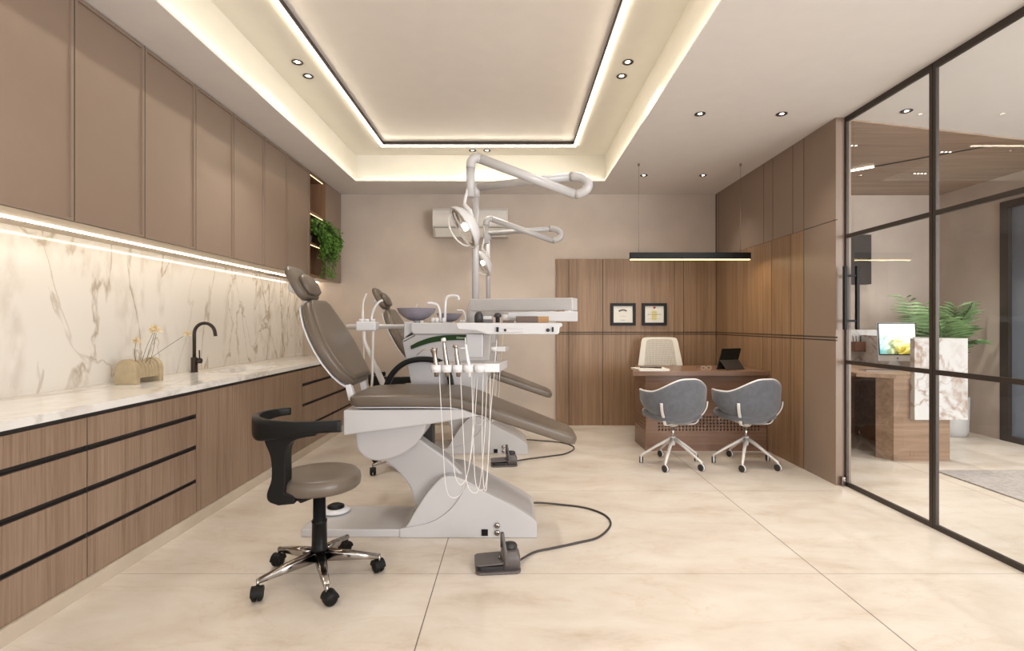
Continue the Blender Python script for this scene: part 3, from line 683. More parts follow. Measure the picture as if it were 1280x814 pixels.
# certificates
def cert(x0, x1, label, kind):
    z0, z1 = 1.2+(CY-407)*6.0/F, 1.2+(CY-379)*6.0/F; a, b = (x0-CX)*6.0/F, (x1-CX)*6.0/F; y = YB-0.03
    t = thing('framed_certificate', label, 'picture frame', ((a+b)/2, y, z0), 'framed certificates on the wood wall'); f = 0.034
    bm = bmesh.new()
    for q in ((a, b, z0, z0+f), (a, b, z1-f, z1), (a, a+f, z0+f, z1-f), (b-f, b, z0+f, z1-f)): box(bm, q[0], q[1], y-0.022, y-0.001, q[2], q[3])
    obj('frame', bm, M['black'], t)
    obj('paper', B(a+f*.9, b-f*.9, y-0.008, y-0.002, z0+f*.9, z1-f*.9), M['paper'], t)
    cx = (a+b)/2; yy = y-0.0085; H = z1-z0
    def lines(rows, mat, nm):
        for (cz, w_, h) in rows:   # each written line: a strip of uneven height along one baseline
            bm = bmesh.new(); n = max(6, int(w_/0.004)); r_ = random.Random(int(cz*1000)); lo = cz-h/2
            top_ = [bm.verts.new((cx-w_/2+w_*i/n, yy-0.0006, lo+h*r_.uniform(0.15, 1.0))) for i in range(n+1)]
            bot_ = [bm.verts.new((cx-w_/2+w_*i/n, yy-0.0006, lo)) for i in range(n+1)]
            for i in range(n): bm.faces.new([bot_[i], bot_[i+1], top_[i+1], top_[i]])
            obj(nm, bm, mat, t)
    if kind == 0:
        bm = bmesh.new()
        for i in range(12):
            th = PI*(0.30+0.40*i/11); th2 = PI*(0.30+0.40*(i+0.8)/11)
            q = [Vector((cx+math.cos(v)*rr, yy-0.0007, z0+H*0.42+math.sin(v)*rr)) for v, rr in ((th, .082), (th2, .082), (th2, .064), (th, .064))]
            bm.faces.new([bm.verts.new(v) for v in q])
        obj('arched_heading', bm, M['ink'], t)
        lines([(z0+H*.42, .08, .005), (z0+H*.25, .05, .010)], M['greyink'], 'text_line')
    else:
        obj('yellow_emblem', B(cx-.028, cx+.028, yy-0.0006, yy, z0+H*.25, z0+H*.66), M['yellow'], t)
        obj('red_seal', disc((cx, yy, z0+H*.80), 0.014, 0.001, (0,-1,0), 20), M['red'], t)
        lines([(z0+H*.50, .17, .007)], M['ink'], 'name_line'); lines([(z0+H*.40, .10, .004), (z0+H*.6, .12, .004), (z0+H*.3, .15, .004)], M['greyink'], 'text_line')
cert(763.5, 795, 'black-framed certificate with a dark arched heading, left one on the wood wall', 0)
cert(803, 834, 'black-framed certificate with a red seal and yellow emblem, right one on the wood wall', 1)

# ================================================================== DENTAL CHAIR
YC = 3.04      # centre plane of the near chair
DY = 1.83
def prof(px, Y, yc=None): return [((x-CX)*Y/F, EYE-(y-CY)*Y/F) for x, y in px]
dc = thing('dental_chair', 'near dental treatment chair with taupe upholstery and white base', 'dental chair', (-0.45, YC, 0), 'dental chairs')
YN, YF = 2.873, 3.25
# floor plate
obj('base_plate', PR(prof([(376, 672), (376, 662), (520, 662), (520, 672)], YN), 'y', YN, YF), M['white'], dc, bevel=0.006)
# sculpted base cover
top = [(500, 661.5), (508, 658), (518, 641), (530, 622), (541, 608), (553, 597), (567, 595.5), (580, 600), (612, 617), (642, 632), (663, 645), (670, 652)]
poly = [(670, 672), (500, 672)]+cr2(top, 4)
obj('base_cover', PR(prof(poly, YN+0.004), 'y', YN+0.004, YF-0.004), M['white'], dc, bevel=0.006)
sk_ = [(671, 672), (500, 672), (500, 661)]+cr2([(508, 660), (539, 653), (562, 638), (577, 618), (583, 604)], 5)+cr2([(583, 603.5), (612, 618), (642, 633), (663, 646), (671, 653)], 3)
obj('side_skirt', PR(prof(sk_, YN-0.006), 'y', YN-0.008, YN+0.006), M['white'], dc, bevel=0.004)
obj('socket', B([*(P(602, 0, YN).x, P(610, 0, YN).x), YN-0.012, YN-0.007, P(0, 669, YN).z, P(0, 661, YN).z]), M['black'], dc)
for yy in (657, 666):
    c = P(621.5, yy, YN-0.008); k_ = obj('valve_knob', LT([(0,0),(0.0155,0),(0.0155,0.008),(0.012,0.012),(0,0.012)], c, 24, axis=(0,-1,0)), M['steel'], dc)
    obj('knob_slot', B(c.x-0.012, c.x+0.012, c.y-0.014, c.y-0.0115, c.z-0.002, c.z+0.002), M['cord'], k_)
c = P(418, 640, 3.14)
obj('foot_switch_ring', LT([(0,0),(0.085,0),(0.085,0.008),(0.06,0.02),(0,0.02)], (-1.085, 3.14, 0.053), 28), M['white2'], dc)
obj('foot_switch', LT([(0,0),(0.05,0),(0.05,0.012),(0.03,0.022),(0,0.024)], (-1.085, 3.14, 0.073), 28), M['black'], dc)
# lifting arm
arm = cr2([(470, 570), (482, 578), (499, 592), (513, 612), (519, 634)], 4)+[(545, 634), (575, 612), (578, 592), (560, 574), (538, 559), (520, 546), (500, 540)]
obj('lift_arm', PR(prof(arm, 2.95), 'y', 2.95, 3.06), M['shell'], dc, bevel=0.012)
# rounded pivot housing
hs = [(444, 535)]+cr2([(444, 543), (446, 560), (456, 572), (470, 576.5), (488, 574), (506, 566.5), (520, 555), (530, 541), (533, 526)], 4)
obj('pivot_housing', PR(prof(hs, 2.83), 'y', 2.83, 3.22), M['shell'], dc, bevel=0.010)
# seat carrier shell
carr = [(429, 513), (578, 512), (600, 520), (560, 527), (534, 531), (480, 538), (429, 544.5)]
obj('seat_carrier', PR(prof(carr, 2.79), 'y', 2.79, 3.27), M['white'], dc, bevel=0.008)
obj('rubber_cover', PR(prof([(522, 526), (540.5, 526), (540.5, 561), (522, 549)], 3.1), 'y', 3.1, 3.2), M['blackm'], dc)
# seat cushion + leg rest
def cushion_path(pts, hw, tk, ex=6.0, endr=True):
    bm = bmesh.new(); secs = []
    P_ = [Vector((a, YC, b)) for a, b in pts]; n = len(P_)
    for i, p in enumerate(P_):
        t = (P_[min(i+1, n-1)]-P_[max(i-1, 0)]).normalized(); v = Vector((-t.z, 0, t.x))
        secs.append((p, (0,1,0), v, hw[i], tk[i], ex))
    return loft(bm, secs, 40)
seat = [(-0.905, 0.775), (-0.895, 0.775), (-0.87, 0.775), (-0.83, 0.776), (-0.70, 0.778), (-0.50, 0.778), (-0.34, 0.775), (-0.27, 0.762), (-0.20, 0.738), (-0.05, 0.682), (0.12, 0.620), (0.25, 0.572), (0.325, 0.545), (0.355, 0.534), (0.365, 0.531)]
hw = [0.17, 0.225, 0.25, 0.262, 0.27, 0.27, 0.265, 0.26, 0.255, 0.235, 0.205, 0.18, 0.165, 0.145, 0.10]
tk = [0.012, 0.026, 0.034, 0.037, 0.038, 0.038, 0.037, 0.036, 0.036, 0.035, 0.034, 0.033, 0.032, 0.024, 0.010]
obj('seat_cushion', cushion_path(seat, hw, tk), M['leather'], dc)
obj('seat_pan', cushion_path([(a, b-0.036) for a, b in seat[2:9]], [h-0.02 for h in hw[2:9]], [0.005]*7, 6), M['white2'], dc)
# back rest
def back_path(pts, hw, tk, ex, name, mat, shift=0.0):
    bm = bmesh.new(); secs = []; P_ = [Vector((a, YC, b)) for a, b in pts]; n = len(P_)
    for i, p in enumerate(P_):
        t = (P_[min(i+1, n-1)]-P_[max(i-1, 0)]).normalized(); v = Vector((t.z, 0, -t.x))
        secs.append((p+v*shift, (0,1,0), v, hw[i], tk[i], ex))
    loft(bm, secs, 44); return obj(name, bm, mat, dc)
bp = [(-0.905, 0.853), (-0.915, 0.866), (-0.935, 0.89), (-0.965, 0.93), (-1.005, 0.995), (-1.045, 1.065), (-1.085, 1.135), (-1.120, 1.20), (-1.150, 1.26), (-1.168, 1.30), (-1.178, 1.32), (-1.183, 1.33)]
bh = [0.13, 0.165, 0.20, 0.235, 0.265, 0.275, 0.262, 0.235, 0.195, 0.16, 0.125, 0.07]
bt = [0.012, 0.026, 0.034, 0.037, 0.038, 0.038, 0.037, 0.035, 0.033, 0.030, 0.022, 0.010]
back_path(bp, bh, bt, 4.5, 'backrest_cushion', M['leather'])
back_path(bp[1:-1], [h*0.985 for h in bh[1:-1]], [0.005]*10, 6, 'backrest_shell', M['white2'], -0.036)
back_path(bp[1:-1], [h*0.90 for h in bh[1:-1]], [x*0.42 for x in bt[1:-1]], 5, 'backrest_pad', M['leather'], 0.030)
hp = [(-1.195, 1.338), (-1.201, 1.346), (-1.215, 1.37), (-1.24, 1.415), (-1.265, 1.455), (-1.29, 1.495), (-1.305, 1.522), (-1.312, 1.534)]
back_path(hp, [0.08, 0.105, 0.125, 0.135, 0.135, 0.125, 0.10, 0.06], [0.01, 0.024, 0.030, 0.030, 0.028, 0.026, 0.020, 0.008], 3.5, 'headrest_cushion', M['leather'])
back_path([(-1.19, 1.35), (-1.20, 1.365), (-1.225, 1.41), (-1.25, 1.45), (-1.262, 1.475)], [0.04, 0.085, 0.098, 0.085, 0.05], [0.008, 0.022, 0.028, 0.022, 0.010], 2.5, 'headrest_pad', M['leather'], 0.030)
obj('headrest_mount', LT([(0, -0.05), (0.03, -0.05), (0.036, -0.02), (0.036, 0.02), (0.03, 0.05), (0, 0.05)], (-1.275, YC-0.02, 1.41), 20, axis=(0,1,0)), M['white2'], dc, smooth=True)
obj('headrest_stem', B(-1.225, -1.205, YC-0.04, YC+0.04, 1.28, 1.40), M['white2'], dc)
obj('back_hinge', PR([(-0.945, 0.855), (-0.915, 0.86), (-0.885, 0.765), (-0.925, 0.765)], 'y', YC-0.16, YC-0.12), M['white2'], dc, bevel=0.004)
obj('back_hinge', PR([(-0.945, 0.855), (-0.915, 0.86), (-0.885, 0.765), (-0.925, 0.765)], 'y', YC+0.10, YC+0.14), M['white2'], dc, bevel=0.004)
# black loop armrest on the far side
ya = 3.34
lp = cr([(-0.838, ya, 0.70), (-0.82, ya, 0.80), (-0.775, ya, 0.885), (-0.70, ya, 0.945), (-0.61, ya, 0.967), (-0.50, ya, 0.958), (-0.435, ya, 0.915), (-0.405, ya, 0.82), (-0.40, ya, 0.70)], 6)
bm = bmesh.new(); 
pts, T, U = frames_along(lp); secs = []
for p, t_ in zip(pts, T): secs.append((p, (0,1,0), Vector((-t_.z, 0, t_.x)), 0.03, 0.018, 4))
loft(bm, secs, 16); obj('armrest', bm, M['black'], dc)
dup(dc, (0, DY, 0), 'far dental treatment chair with taupe upholstery, mostly behind the near one')

# ================================================================== DENTAL UNIT (cuspidor, tray, lamp)
YU = 3.36
du = thing('dental_unit', 'near white dental unit with green stripe, rinse bowl, instrument tray and hoses', 'dental unit', (-0.45, 3.5, 0), 'dental units')
body = cr2([(503, 427), (506, 423), (518, 418)], 3)+[(613, 418), (611, 460), (604, 500), (592, 522), (545, 524), (527, 520), (514, 480)]
obj('cabinet_body', PR(prof(body, YU), 'y', YU, 3.66), M['shell'], du, bevel=0.004)
obj('support_bracket', B(-0.55, -0.30, 3.272, YU+0.01, 0.60, 0.70), M['shell'], du, bevel=0.01)
obj('worktop', PR(prof([(514, 403.5), (613, 403.5), (613, 418), (517, 418), (514, 414)], YU), 'y', YU-0.02, 3.70), M['white'], du, bevel=0.008)
obj('bowl_pedestal', PR(prof([(504, 402), (517, 402), (517, 414), (508, 420), (504, 424)], YU), 'y', YU+0.02, 3.6), M['white'], du, bevel=0.006)
obj('trim_slot', TB([P(504.5, 427, YU-0.002), P(519, 419.4, YU-0.002)], 0.003, 6), M['pedal'], du)
gs = [(514, 437), (513.2, 432.5)]+cr2([(522, 427.6), (536, 422.6), (552, 419.6), (570, 418.8), (586, 418.8)], 4)+[(586, 425.2)]+cr2([(572, 425.2), (556, 426), (540, 428.4), (526, 432.4), (514, 437)], 4)[:-1]
st = obj('green_stripe', PR(prof(gs, YU-0.006), 'y', YU-0.008, YU+0.004), M['green'], du)
tp_ = P(577.5, 422.4, YU-0.009)
text_obj('Chiromega', 'logo_text', 0.0165, tp_, (PI/2, 0, 0), M['text'], du)
# rinse bowl
bc = P(520.5, 386, 3.50)
obj('rinse_bowl', LT([(0.02,-0.082),(0.05,-0.078),(0.085,-0.06),(0.118,-0.03),(0.132,0.0),(0.134,0.003),(0.128,0.003),(0.113,-0.028),(0.082,-0.055),(0.048,-0.07),(0,-0.073)], bc, 40), M['bowl_in'], du, smooth=True)
obj('bowl_drain', LT([(0,-0.082),(0.022,-0.082),(0.03,-0.105),(0.03,-0.115),(0,-0.115)], bc, 20), M['white2'], du)
# fillers
zW = 1.206
def ppath(l): return cr([P(x, y, Y) for x, y, Y in l], 5)
obj('bowl_filler', TB(ppath([(550, 404, 3.48), (550, 392, 3.48), (547, 382, 3.48), (541, 379.5, 3.48), (534.5, 379.5, 3.48)]), 0.0105, 10), M['white2'], du)
obj('cup_filler', TB(ppath([(556.5, 404, 3.46), (556.5, 385, 3.46), (557.5, 374, 3.46), (562, 370, 3.46), (570, 370, 3.46), (573, 372, 3.46), (573, 375, 3.46)]), 0.009, 10), M['white2'], du)
for xx, mt in ((541, 'white2'), (546, 'white2'), (555, 'white2')):
    c = P(xx, 404, 3.40); kb = obj('control_button', LT([(0,0),(0.014,0),(0.014,0.03),(0.010,0.036),(0,0.036)], c, 16), M[mt], du)
# instrument table
tr = obj('instrument_table', PR([(-0.29, 1.196), (-0.285, 1.204), (0.245, 1.204), (0.252, 1.198), (0.252, 1.186), (0.238, 1.180), (0.236, 1.152), (0.228, 1.145), (-0.13, 1.145), (-0.19, 1.165), (-0.28, 1.170)], 'y', 2.60, 2.98), M['white'], du, bevel=0.006)
obj('front_strip', B(-0.075, 0.055, 2.595, 2.60, 1.155, 1.174), M['white'], tr, bevel=0.003)
for xx, ww in ((621.8, 0.006), (691, 0.004)):
    c = P(xx, 412, 2.592); obj('indicator', B(c.x-ww, c.x+ww, 2.590, 2.60, c.z-0.012, c.z+0.012), M['black'], tr)
for xx, r_ in ((631.5, 0.007), (685, 0.009)):
    c = P(xx, 412.8, 2.6); obj('dial', LT([(0,0),(r_,0),(r_,0.008),(0,0.008)], c, 18, axis=(0,-1,0)), M['pedal_dark'], tr)
# delivery arm, two box sections
def slab_arm(a, b, w_, h, name):
    a = Vector(a); b = Vector(b); d = (b-a).normalized(); s = Vector((-d.y, d.x, 0)).normalized()*w_
    bm = bmesh.new(); v = []
    for p, hh in ((a, h[0]), (b, h[1])):
        for sg in (-1, 1):
            for zz in (hh[0], hh[1]): v.append(bm.verts.new((p.x+s.x*sg, p.y+s.y*sg, zz)))
    for f in ((0,1,3,2),(4,6,7,5),(0,4,5,1),(2,3,7,6),(0,2,6,4),(1,5,7,3)): bm.faces.new([v[i] for i in f])
    return obj(name, bm, M['white'], du, bevel=0.006)
slab_arm((-0.27, 3.50, 0), (0.375, 3.08, 0), 0.035, ((1.285, 1.367), (1.278, 1.354)), 'upper_arm')
slab_arm((0.375, 3.08, 0), (-0.04, 2.84, 0), 0.03, ((1.212, 1.274), (1.215, 1.262)), 'lower_arm')
obj('arm_joint', LT([(0,0),(0.03,0),(0.03,0.065),(0,0.065)], (0.34, 3.09, 1.215), 20), M['white2'], du)
obj('arm_hub', LT([(0,0),(0.055,0),(0.052,0.12),(0.032,0.165),(0,0.17)], (-0.262, 3.53, 1.20), 24), M['white'], du, smooth=True)
obj('table_joint', LT([(0,0),(0.03,0),(0.03,0.05),(0,0.05)], (-0.03, 2.85, 1.20), 20), M['white2'], du)
# instrument deck under the table
obj('deck_neck', B(-0.245, -0.155, 2.68, 2.76, 1.02, 1.148), M['shell'], du, bevel=0.006)
deck = PR([(-0.395, 2.50), (-0.066, 2.50), (-0.028, 2.76), (-0.36, 2.76)], 'z', 0.962, 1.004)
dk = obj('instrument_deck', deck, M['white2'], du, bevel=0.004)
obj('deck_slot', B(-0.35, -0.14, 2.60, 2.607, 1.004, 1.0052), M['pedal'], dk)
hx = [(545.5, 'steel'), (558.5, 'steel'), (572, 'steel'), (585.5, 'white2'), (599.5, None)]
YH = 2.47
tops = [[(545.5, 458), (543.5, 445), (542, 436)], [(559, 458), (556.5, 442), (554.5, 425)], [(573, 458), (571, 445), (569.8, 433)], [(586.5, 458), (584, 445), (582, 430)]]
for i, (x, mt) in enumerate(hx):
    c = P(x, 459, YH)
    obj('holder_ring', LT([(0.018,-0.024),(0.025,-0.024),(0.026,0.012),(0.019,0.012),(0.018,-0.024)], c, 24), M['white2'], du, smooth=False)
    obj('holder_tab', B(c.x-0.016, c.x+0.016, YH+0.024, 2.505, c.z-0.018, c.z+0.004), M['white2'], du)
    if mt:
        path = cr([P(a, b, YH) for a, b in tops[i]], 4); n = len(path)
        rad = [0.0125+(0.0075-0.0125)*k_/(n-1) if i != 3 else 0.010-0.004*k_/(n-1) for k_ in range(n)]
        if i == 0: rad = [0.014, 0.0125, 0.0115, 0.011, 0.0115, 0.0125, 0.014, 0.017, 0.019][:n]
        pc = obj('handpiece', TB([path[0]-Vector((0,0,0.05))]+path, [0.010]+rad, 14), M[mt], du)
        e = path[-1]
        if i == 0:
            obj('mirror_arm', TB([e+Vector((0,0,0.004)), P(529, 437.5, YH), P(521, 444, YH)], [0.003, 0.0028, 0.002], 8), M['steel'], pc)
        elif i == 1:
            obj('drill_head', LT([(0,-0.012),(0.009,-0.010),(0.011,0.0),(0.009,0.010),(0,0.012)], e, 16, axis=(1,0,0.3)), M['cream'], pc, smooth=True)
        elif i == 2:
            obj('drill_head', LT([(0,-0.014),(0.008,-0.014),(0.008,0.008),(0,0.01)], e, 16, axis=(1,0,-0.15)), M['steel'], pc)
        else:
            obj('syringe_nozzle', TB([e, P(581.5, 422, YH)], [0.003, 0.002], 8), M['hose'], pc)
            obj('syringe_lever', B(e.x-0.026, e.x+0.008, YH-0.006, YH+0.006, e.z-0.022, e.z-0.018), M['white2'], pc)
hoses = [[(549, 465), (553, 540), (557, 605), (565, 622), (579, 612), (589, 560), (593, 470)],
         [(561.5, 465), (565, 540), (568, 590), (576, 606), (585, 590), (592, 540), (597, 470)],
         [(575.5, 466), (579, 540), (583, 600), (592, 616), (600, 605), (606, 540), (609, 470)],
         [(589.5, 466), (591.5, 540), (594, 600), (601, 613), (608, 600), (612, 540), (613, 470)],
         [(604, 466), (602.5, 540), (604, 600), (606.5, 614), (609, 600), (611.5, 540), (621, 425)]]
for i, h in enumerate(hoses):
    pts = [P(x, y, 2.49+0.006*i+0.10*(k_/(len(h)-1))) for k_, (x, y) in enumerate(h)]
    obj('hose', TB(cr(pts, 8), 0.0019, 8), M['hose'], du)
# assistant's arm at the left
obj('assistant_arm', TB(cr([(-0.60, 3.60, 1.18), (-0.95, 3.70, 1.178), (-1.10, 3.62, 1.18), (-1.13, 3.52, 1.18), (-0.99, 3.42, 1.18)], 6), 0.017, 12), M['white'], du)
ah = obj('assistant_holder', B(P(447, 0, 3.42).x, P(471.5, 0, 3.42).x, 3.38, 3.47, P(0, 413.5, 3.42).z, P(0, 402, 3.42).z), M['white2'], du, bevel=0.008)
for x in (452, 458.5, 466): obj('holder_cup', LT([(0.013,0),(0.017,0),(0.017,0.02),(0.013,0.02)], P(x, 402.5, 3.40), 16), M['white2'], ah)
obj('saliva_ejector', TB(ppath([(454, 408, 3.42), (453.5, 390, 3.42), (454.5, 377, 3.42), (458, 367, 3.42)]), [0.008]*6+[0.005]*10, 10), M['hose'], du)
obj('suction_tip', TB(ppath([(464, 408, 3.42), (465, 395, 3.42), (469, 384, 3.42), (474, 377.5, 3.42), (478.5, 375.5, 3.42)]), 0.0075, 10), M['white2'], du)
obj('suction_hose', TB(ppath([(455, 413, 3.42), (456, 428, 3.42), (462, 441, 3.44), (471, 462, 3.50), (482, 487, 3.56), (500, 530, 3.56)]), [0.012]*5+[0.014]*10+[0.021]*11, 12), M['hose'], du)
obj('saliva_hose', TB(ppath([(466.5, 413, 3.42), (466, 440, 3.42), (465.5, 470, 3.42), (466, 520, 3.44), (500, 545, 3.56), (530, 530, 3.56)]), 0.008, 10), M['hose'], du)
obj('support_tube', TB([P(454.5, 413, 3.42), P(455.5, 492, 3.42)], 0.0035, 8), M['hose'], du)
# lamp post and jointed arms
pole = [(-0.257, 3.53, 1.33), (-0.257, 3.53, 2.09)]
obj('lamp_post', TB(pole, 0.0235, 20), M['white'], du)
a0 = Vector((-0.257, 3.53, 2.14)); a1 = Vector((0.375, 3.32, 2.153))
obj('post_joint', TB([(-0.257, 3.53, 2.07), (-0.257, 3.53, 2.165)], 0.030, 20), M['white'], du)
obj('horizontal_arm', TB([a0, a1], 0.026, 20), M['white'], du)
e1 = Vector((0.40, 3.29, 2.03)); dirn = (a1-a0).normalized()
ub = [a1]+[a1+dirn*0.10*math.sin(t_)+(e1-a1)*(1-math.cos(t_))/2 for t_ in [PI*k_/12 for k_ in range(1, 12)]]+[e1]
obj('return_bend', TB(ub, 0.030, 20), M['white'], du)
f1 = Vector((-0.205, 3.17, 2.222))
bend = cr([e1, f1, (-0.245, 3.16, 2.212), (-0.262, 3.16, 2.18), (-0.264, 3.16, 1.98)], 6)
obj('spring_arm', TB([e1, f1], 0.029, 20), M['white'], du)
obj('arm_elbow', TB(cr([f1, (-0.235, 3.165, 2.222), (-0.256, 3.16, 2.198), (-0.26, 3.16, 2.16)], 5), 0.029, 20), M['white'], du)
obj('drop_tube', TB([(-0.26, 3.16, 2.16), (-0.262, 3.16, 1.98)], 0.027, 20), M['white'], du)
# lamp head
hc = P(579, 285, 3.08); nrm = Vector((-0.80, -0.24, -0.52)).normalized()
obj('lamp_yoke', TB(cr([(-0.275, 3.15, 2.03), (-0.295, 3.13, 1.93), hc-nrm*0.05+Vector((0,0,0.07)), hc-nrm*0.055], 5), [0.010]*6+[0.016]*6+[0.020]*4, 12), M['white2'], du)
lh = obj('lamp_shell', LT([(0,-0.085),(0.05,-0.080),(0.10,-0.058),(0.135,-0.018),(0.14,0.004),(0.133,0.006),(0.125,-0.004)], hc, 36, axis=nrm), M['white2'], du, smooth=True)
obj('lamp_reflector', LT([(0.126,-0.002),(0.09,-0.022),(0.04,-0.03),(0.0,-0.032)], hc, 36, axis=nrm), M['reflector'], lh, smooth=True)
obj('bulb', LT([(0,-0.03),(0.02,-0.028),(0.026,-0.012),(0.018,0.004),(0,0.008)], hc, 20, axis=nrm), M['bulb'], lh, smooth=True)
uu = nrm.cross(Vector((0,0,1))).normalized(); vv = nrm.cross(uu)
for s in (0.15, 0.85):
    R_ = 0.095 if s < .5 else 0.105
    pts = [hc+nrm*(0.006+0.075*s*math.sin(PI*t_))+(vv*math.cos(PI*t_)*R_*1.05)+uu*(-0.03 if s < .5 else 0.03) for t_ in [k_/16 for k_ in range(17)]]
    obj('lamp_handle', TB(pts, 0.0055, 10), M['cream'], lh)
dup(du, (0, DY, 0), 'far white dental unit with its smaller-looking lamp post, behind the near unit')

# ------- things resting on the instrument table
zt = 1.2045
def onT(x, Y=2.68): return (x-CX)*Y/F
x0 = onT(598.5); single('bottle', LT([(0,0),(0.023,0),(0.023,0.036),(0.018,0.048),(0.008,0.058),(0,0.058)], (x0, 2.68, zt), 20), M['pedal_dark'], 'dark domed bottle at the left of the instrument table', 'bottle', loc=(x0, 2.68, zt))
x0 = onT(609); t = thing('instrument_case', 'small grey case between the dark bottles on the instrument table', 'case', (x0, 2.70, zt))
obj('case_body', B(x0-0.024, x0+0.026, 2.68, 2.74, zt, zt+0.016), M['pedal'], t, bevel=0.002); obj('case_lid', B(x0-0.024, x0+0.026, 2.68, 2.74, zt+0.018, zt+0.036), M['pot'], t, bevel=0.002)
x0 = onT(622); single('bottle', LT([(0,0),(0.011,0),(0.011,0.028),(0.022,0.032),(0.013,0.05),(0,0.052)], (x0, 2.68, zt), 20), M['pedal_dark'], 'dark mushroom-topped bottle in the middle of the instrument table', 'bottle', loc=(x0, 2.68, zt))
x0, x1 = onT(629), onT(645); single('flat_case', B(x0, x1-0.008, 2.66, 2.74, zt, zt+0.013), M['box_wood'], 'low flat dark case beside the wooden box on the instrument table', 'case', loc=(x0, 2.7, zt), bevel=0.002)
x0, x1, xm = onT(645), onT(686), onT(672)
t = thing('wooden_box', 'dark wooden box with an amber end on the instrument table', 'box', (x0, 2.7, zt))
obj('box_body', B(x0, xm-0.001, 2.67, 2.80, zt, zt+0.034), M['box_wood'], t, bevel=0.002); obj('amber_end', B(xm, x1, 2.67, 2.80, zt, zt+0.033), M['box_amber'], t, bevel=0.002)

# ================================================================== FOOT PEDALS
def fp(x, y, z=0.0):
    Y = F*(EYE-z)/(y-CY); return Vector(((x-CX)*Y/F, Y, z))
pdl = thing('foot_pedal', 'near grey foot control pedal with a carrying loop, on the floor before the near chair', 'foot pedal', (-0.08, 2.50, 0), 'foot pedals')
def rrect(x0, x1, y0, y1, r, n=5, skew=0.0):
    pts = []
    for cx, cy, a0 in ((x1-r, y0+r, -PI/2), (x1-r, y1-r, 0), (x0+r, y1-r, PI/2), (x0+r, y0+r, PI)):
        for k_ in range(n+1): a = a0+PI/2*k_/n; pts.append((cx+r*math.cos(a), cy+r*math.sin(a)))
    return pts
def rotp(pts, c, a): return [(c[0]+(x-c[0])*math.cos(a)-(y-c[1])*math.sin(a), c[1]+(x-c[0])*math.sin(a)+(y-c[1])*math.cos(a)) for x, y in pts]
pc = (-0.08, 2.52); ra = 0.10
obj('base_plate', PR(rotp(rrect(-0.185, 0.035, 2.44, 2.60, 0.03), pc, ra), 'z', 0, 0.012), M['pedal'], pdl, bevel=0.003)
obj('pedal_block', PR(rotp(rrect(-0.165, -0.05, 2.46, 2.58, 0.01), pc, ra), 'z', 0.0125, 0.032), M['pedal_dark'], pdl)
bm = PR(rotp(rrect(-0.188, -0.045, 2.445, 2.585, 0.022), pc, ra), 'z', 0.046, 0.052)
for v in bm.verts: v.co.z += (v.co.x+0.045)*0.05
obj('treadle', bm, M['pedal'], pdl, bevel=0.003)
bm = bmesh.new(); loft(bm, [((-0.012, 2.525, 0.012), (math.cos(ra), math.sin(ra), 0), (-math.sin(ra), math.cos(ra), 0), 0.046, 0.062, 6), ((-0.012, 2.525, 0.07), (1,ra,0), (-ra,1,0), 0.045, 0.060, 6), ((-0.014, 2.527, 0.088), (1,ra,0), (-ra,1,0), 0.036, 0.050, 5), ((-0.014, 2.527, 0.092), (1,ra,0), (-ra,1,0), 0.030, 0.044, 5)], 40)
obj('housing', bm, M['pedal'], pdl)
obj('round_button', LT([(0,0),(0.036,0),(0.036,0.008),(0.032,0.010),(0.032,0.016),(0.02,0.020),(0,0.020)], (-0.014, 2.54, 0.0925), 28), M['pedal_dark'], pdl, smooth=False)
bm = bmesh.new(); pts = cr([(-0.030, 2.46, 0.03), (-0.034, 2.455, 0.10), (-0.045, 2.48, 0.155), (-0.052, 2.52, 0.170), (-0.055, 2.57, 0.14), (-0.055, 2.585, 0.07)], 6)
pp, TT, UU = frames_along(pts)
loft(bm, [(p, (1,0,0), t_.cross(Vector((1,0,0))), 0.008, 0.0035, 3) for p, t_ in zip(pp, TT)], 10); obj('carrying_loop', bm, M['pedal'], pdl)
obj('set_screw', LT([(0,0),(0.006,0),(0.006,0.012),(0,0.012)], (-0.058, 2.50, 0.06), 12, axis=(-1,0,0)), M['steel'], pdl)
cp = [(0.033, 2.53, 0.03)]+[tuple(fp(x, y)+Vector((0,0,0.0065))) for x, y in ((668, 692), (690, 687), (722, 680), (748, 673), (763, 658), (757, 646), (735, 637), (705, 632.5))]+[(0.137, 3.37, 0.02), (0.125, 3.24, 0.03)]
obj('cable', TB(cr(cp, 8), 0.006, 10), M['cord'], pdl)
dup(pdl, (0, DY, 0), 'far grey foot control pedal on the floor before the far chair, its cable going right')

# ================================================================== ASSISTANT STOOL
SC = Vector((-0.914, 2.42, 0))
stl = thing('operator_stool', 'near round taupe stool with black wraparound armrest and chrome castor base', 'stool', tuple(SC), 'operator stools')
obj('seat', LT([(0,0.43),(0.15,0.43),(0.178,0.432),(0.188,0.442),(0.191,0.465),(0.187,0.485),(0.176,0.497),(0.16,0.501),(0.12,0.503),(0.05,0.504),(0,0.504)], SC, 48), M['leather'], stl, smooth=True)
obj('seat_plate', LT([(0,0.415),(0.09,0.415),(0.095,0.4295),(0,0.4295)], SC, 24), M['black'], stl)
obj('gas_column', LT([(0,0.13),(0.036,0.13),(0.039,0.14),(0.035,0.15),(0.033,0.262),(0.035,0.264),(0.035,0.272),(0.029,0.275),(0.028,0.415),(0,0.415)], SC, 28), M['black'], stl, smooth=False)
obj('base_hub', LT([(0,0.085),(0.036,0.085),(0.042,0.095),(0.042,0.128),(0,0.13)], SC, 28), M['chrome'], stl)
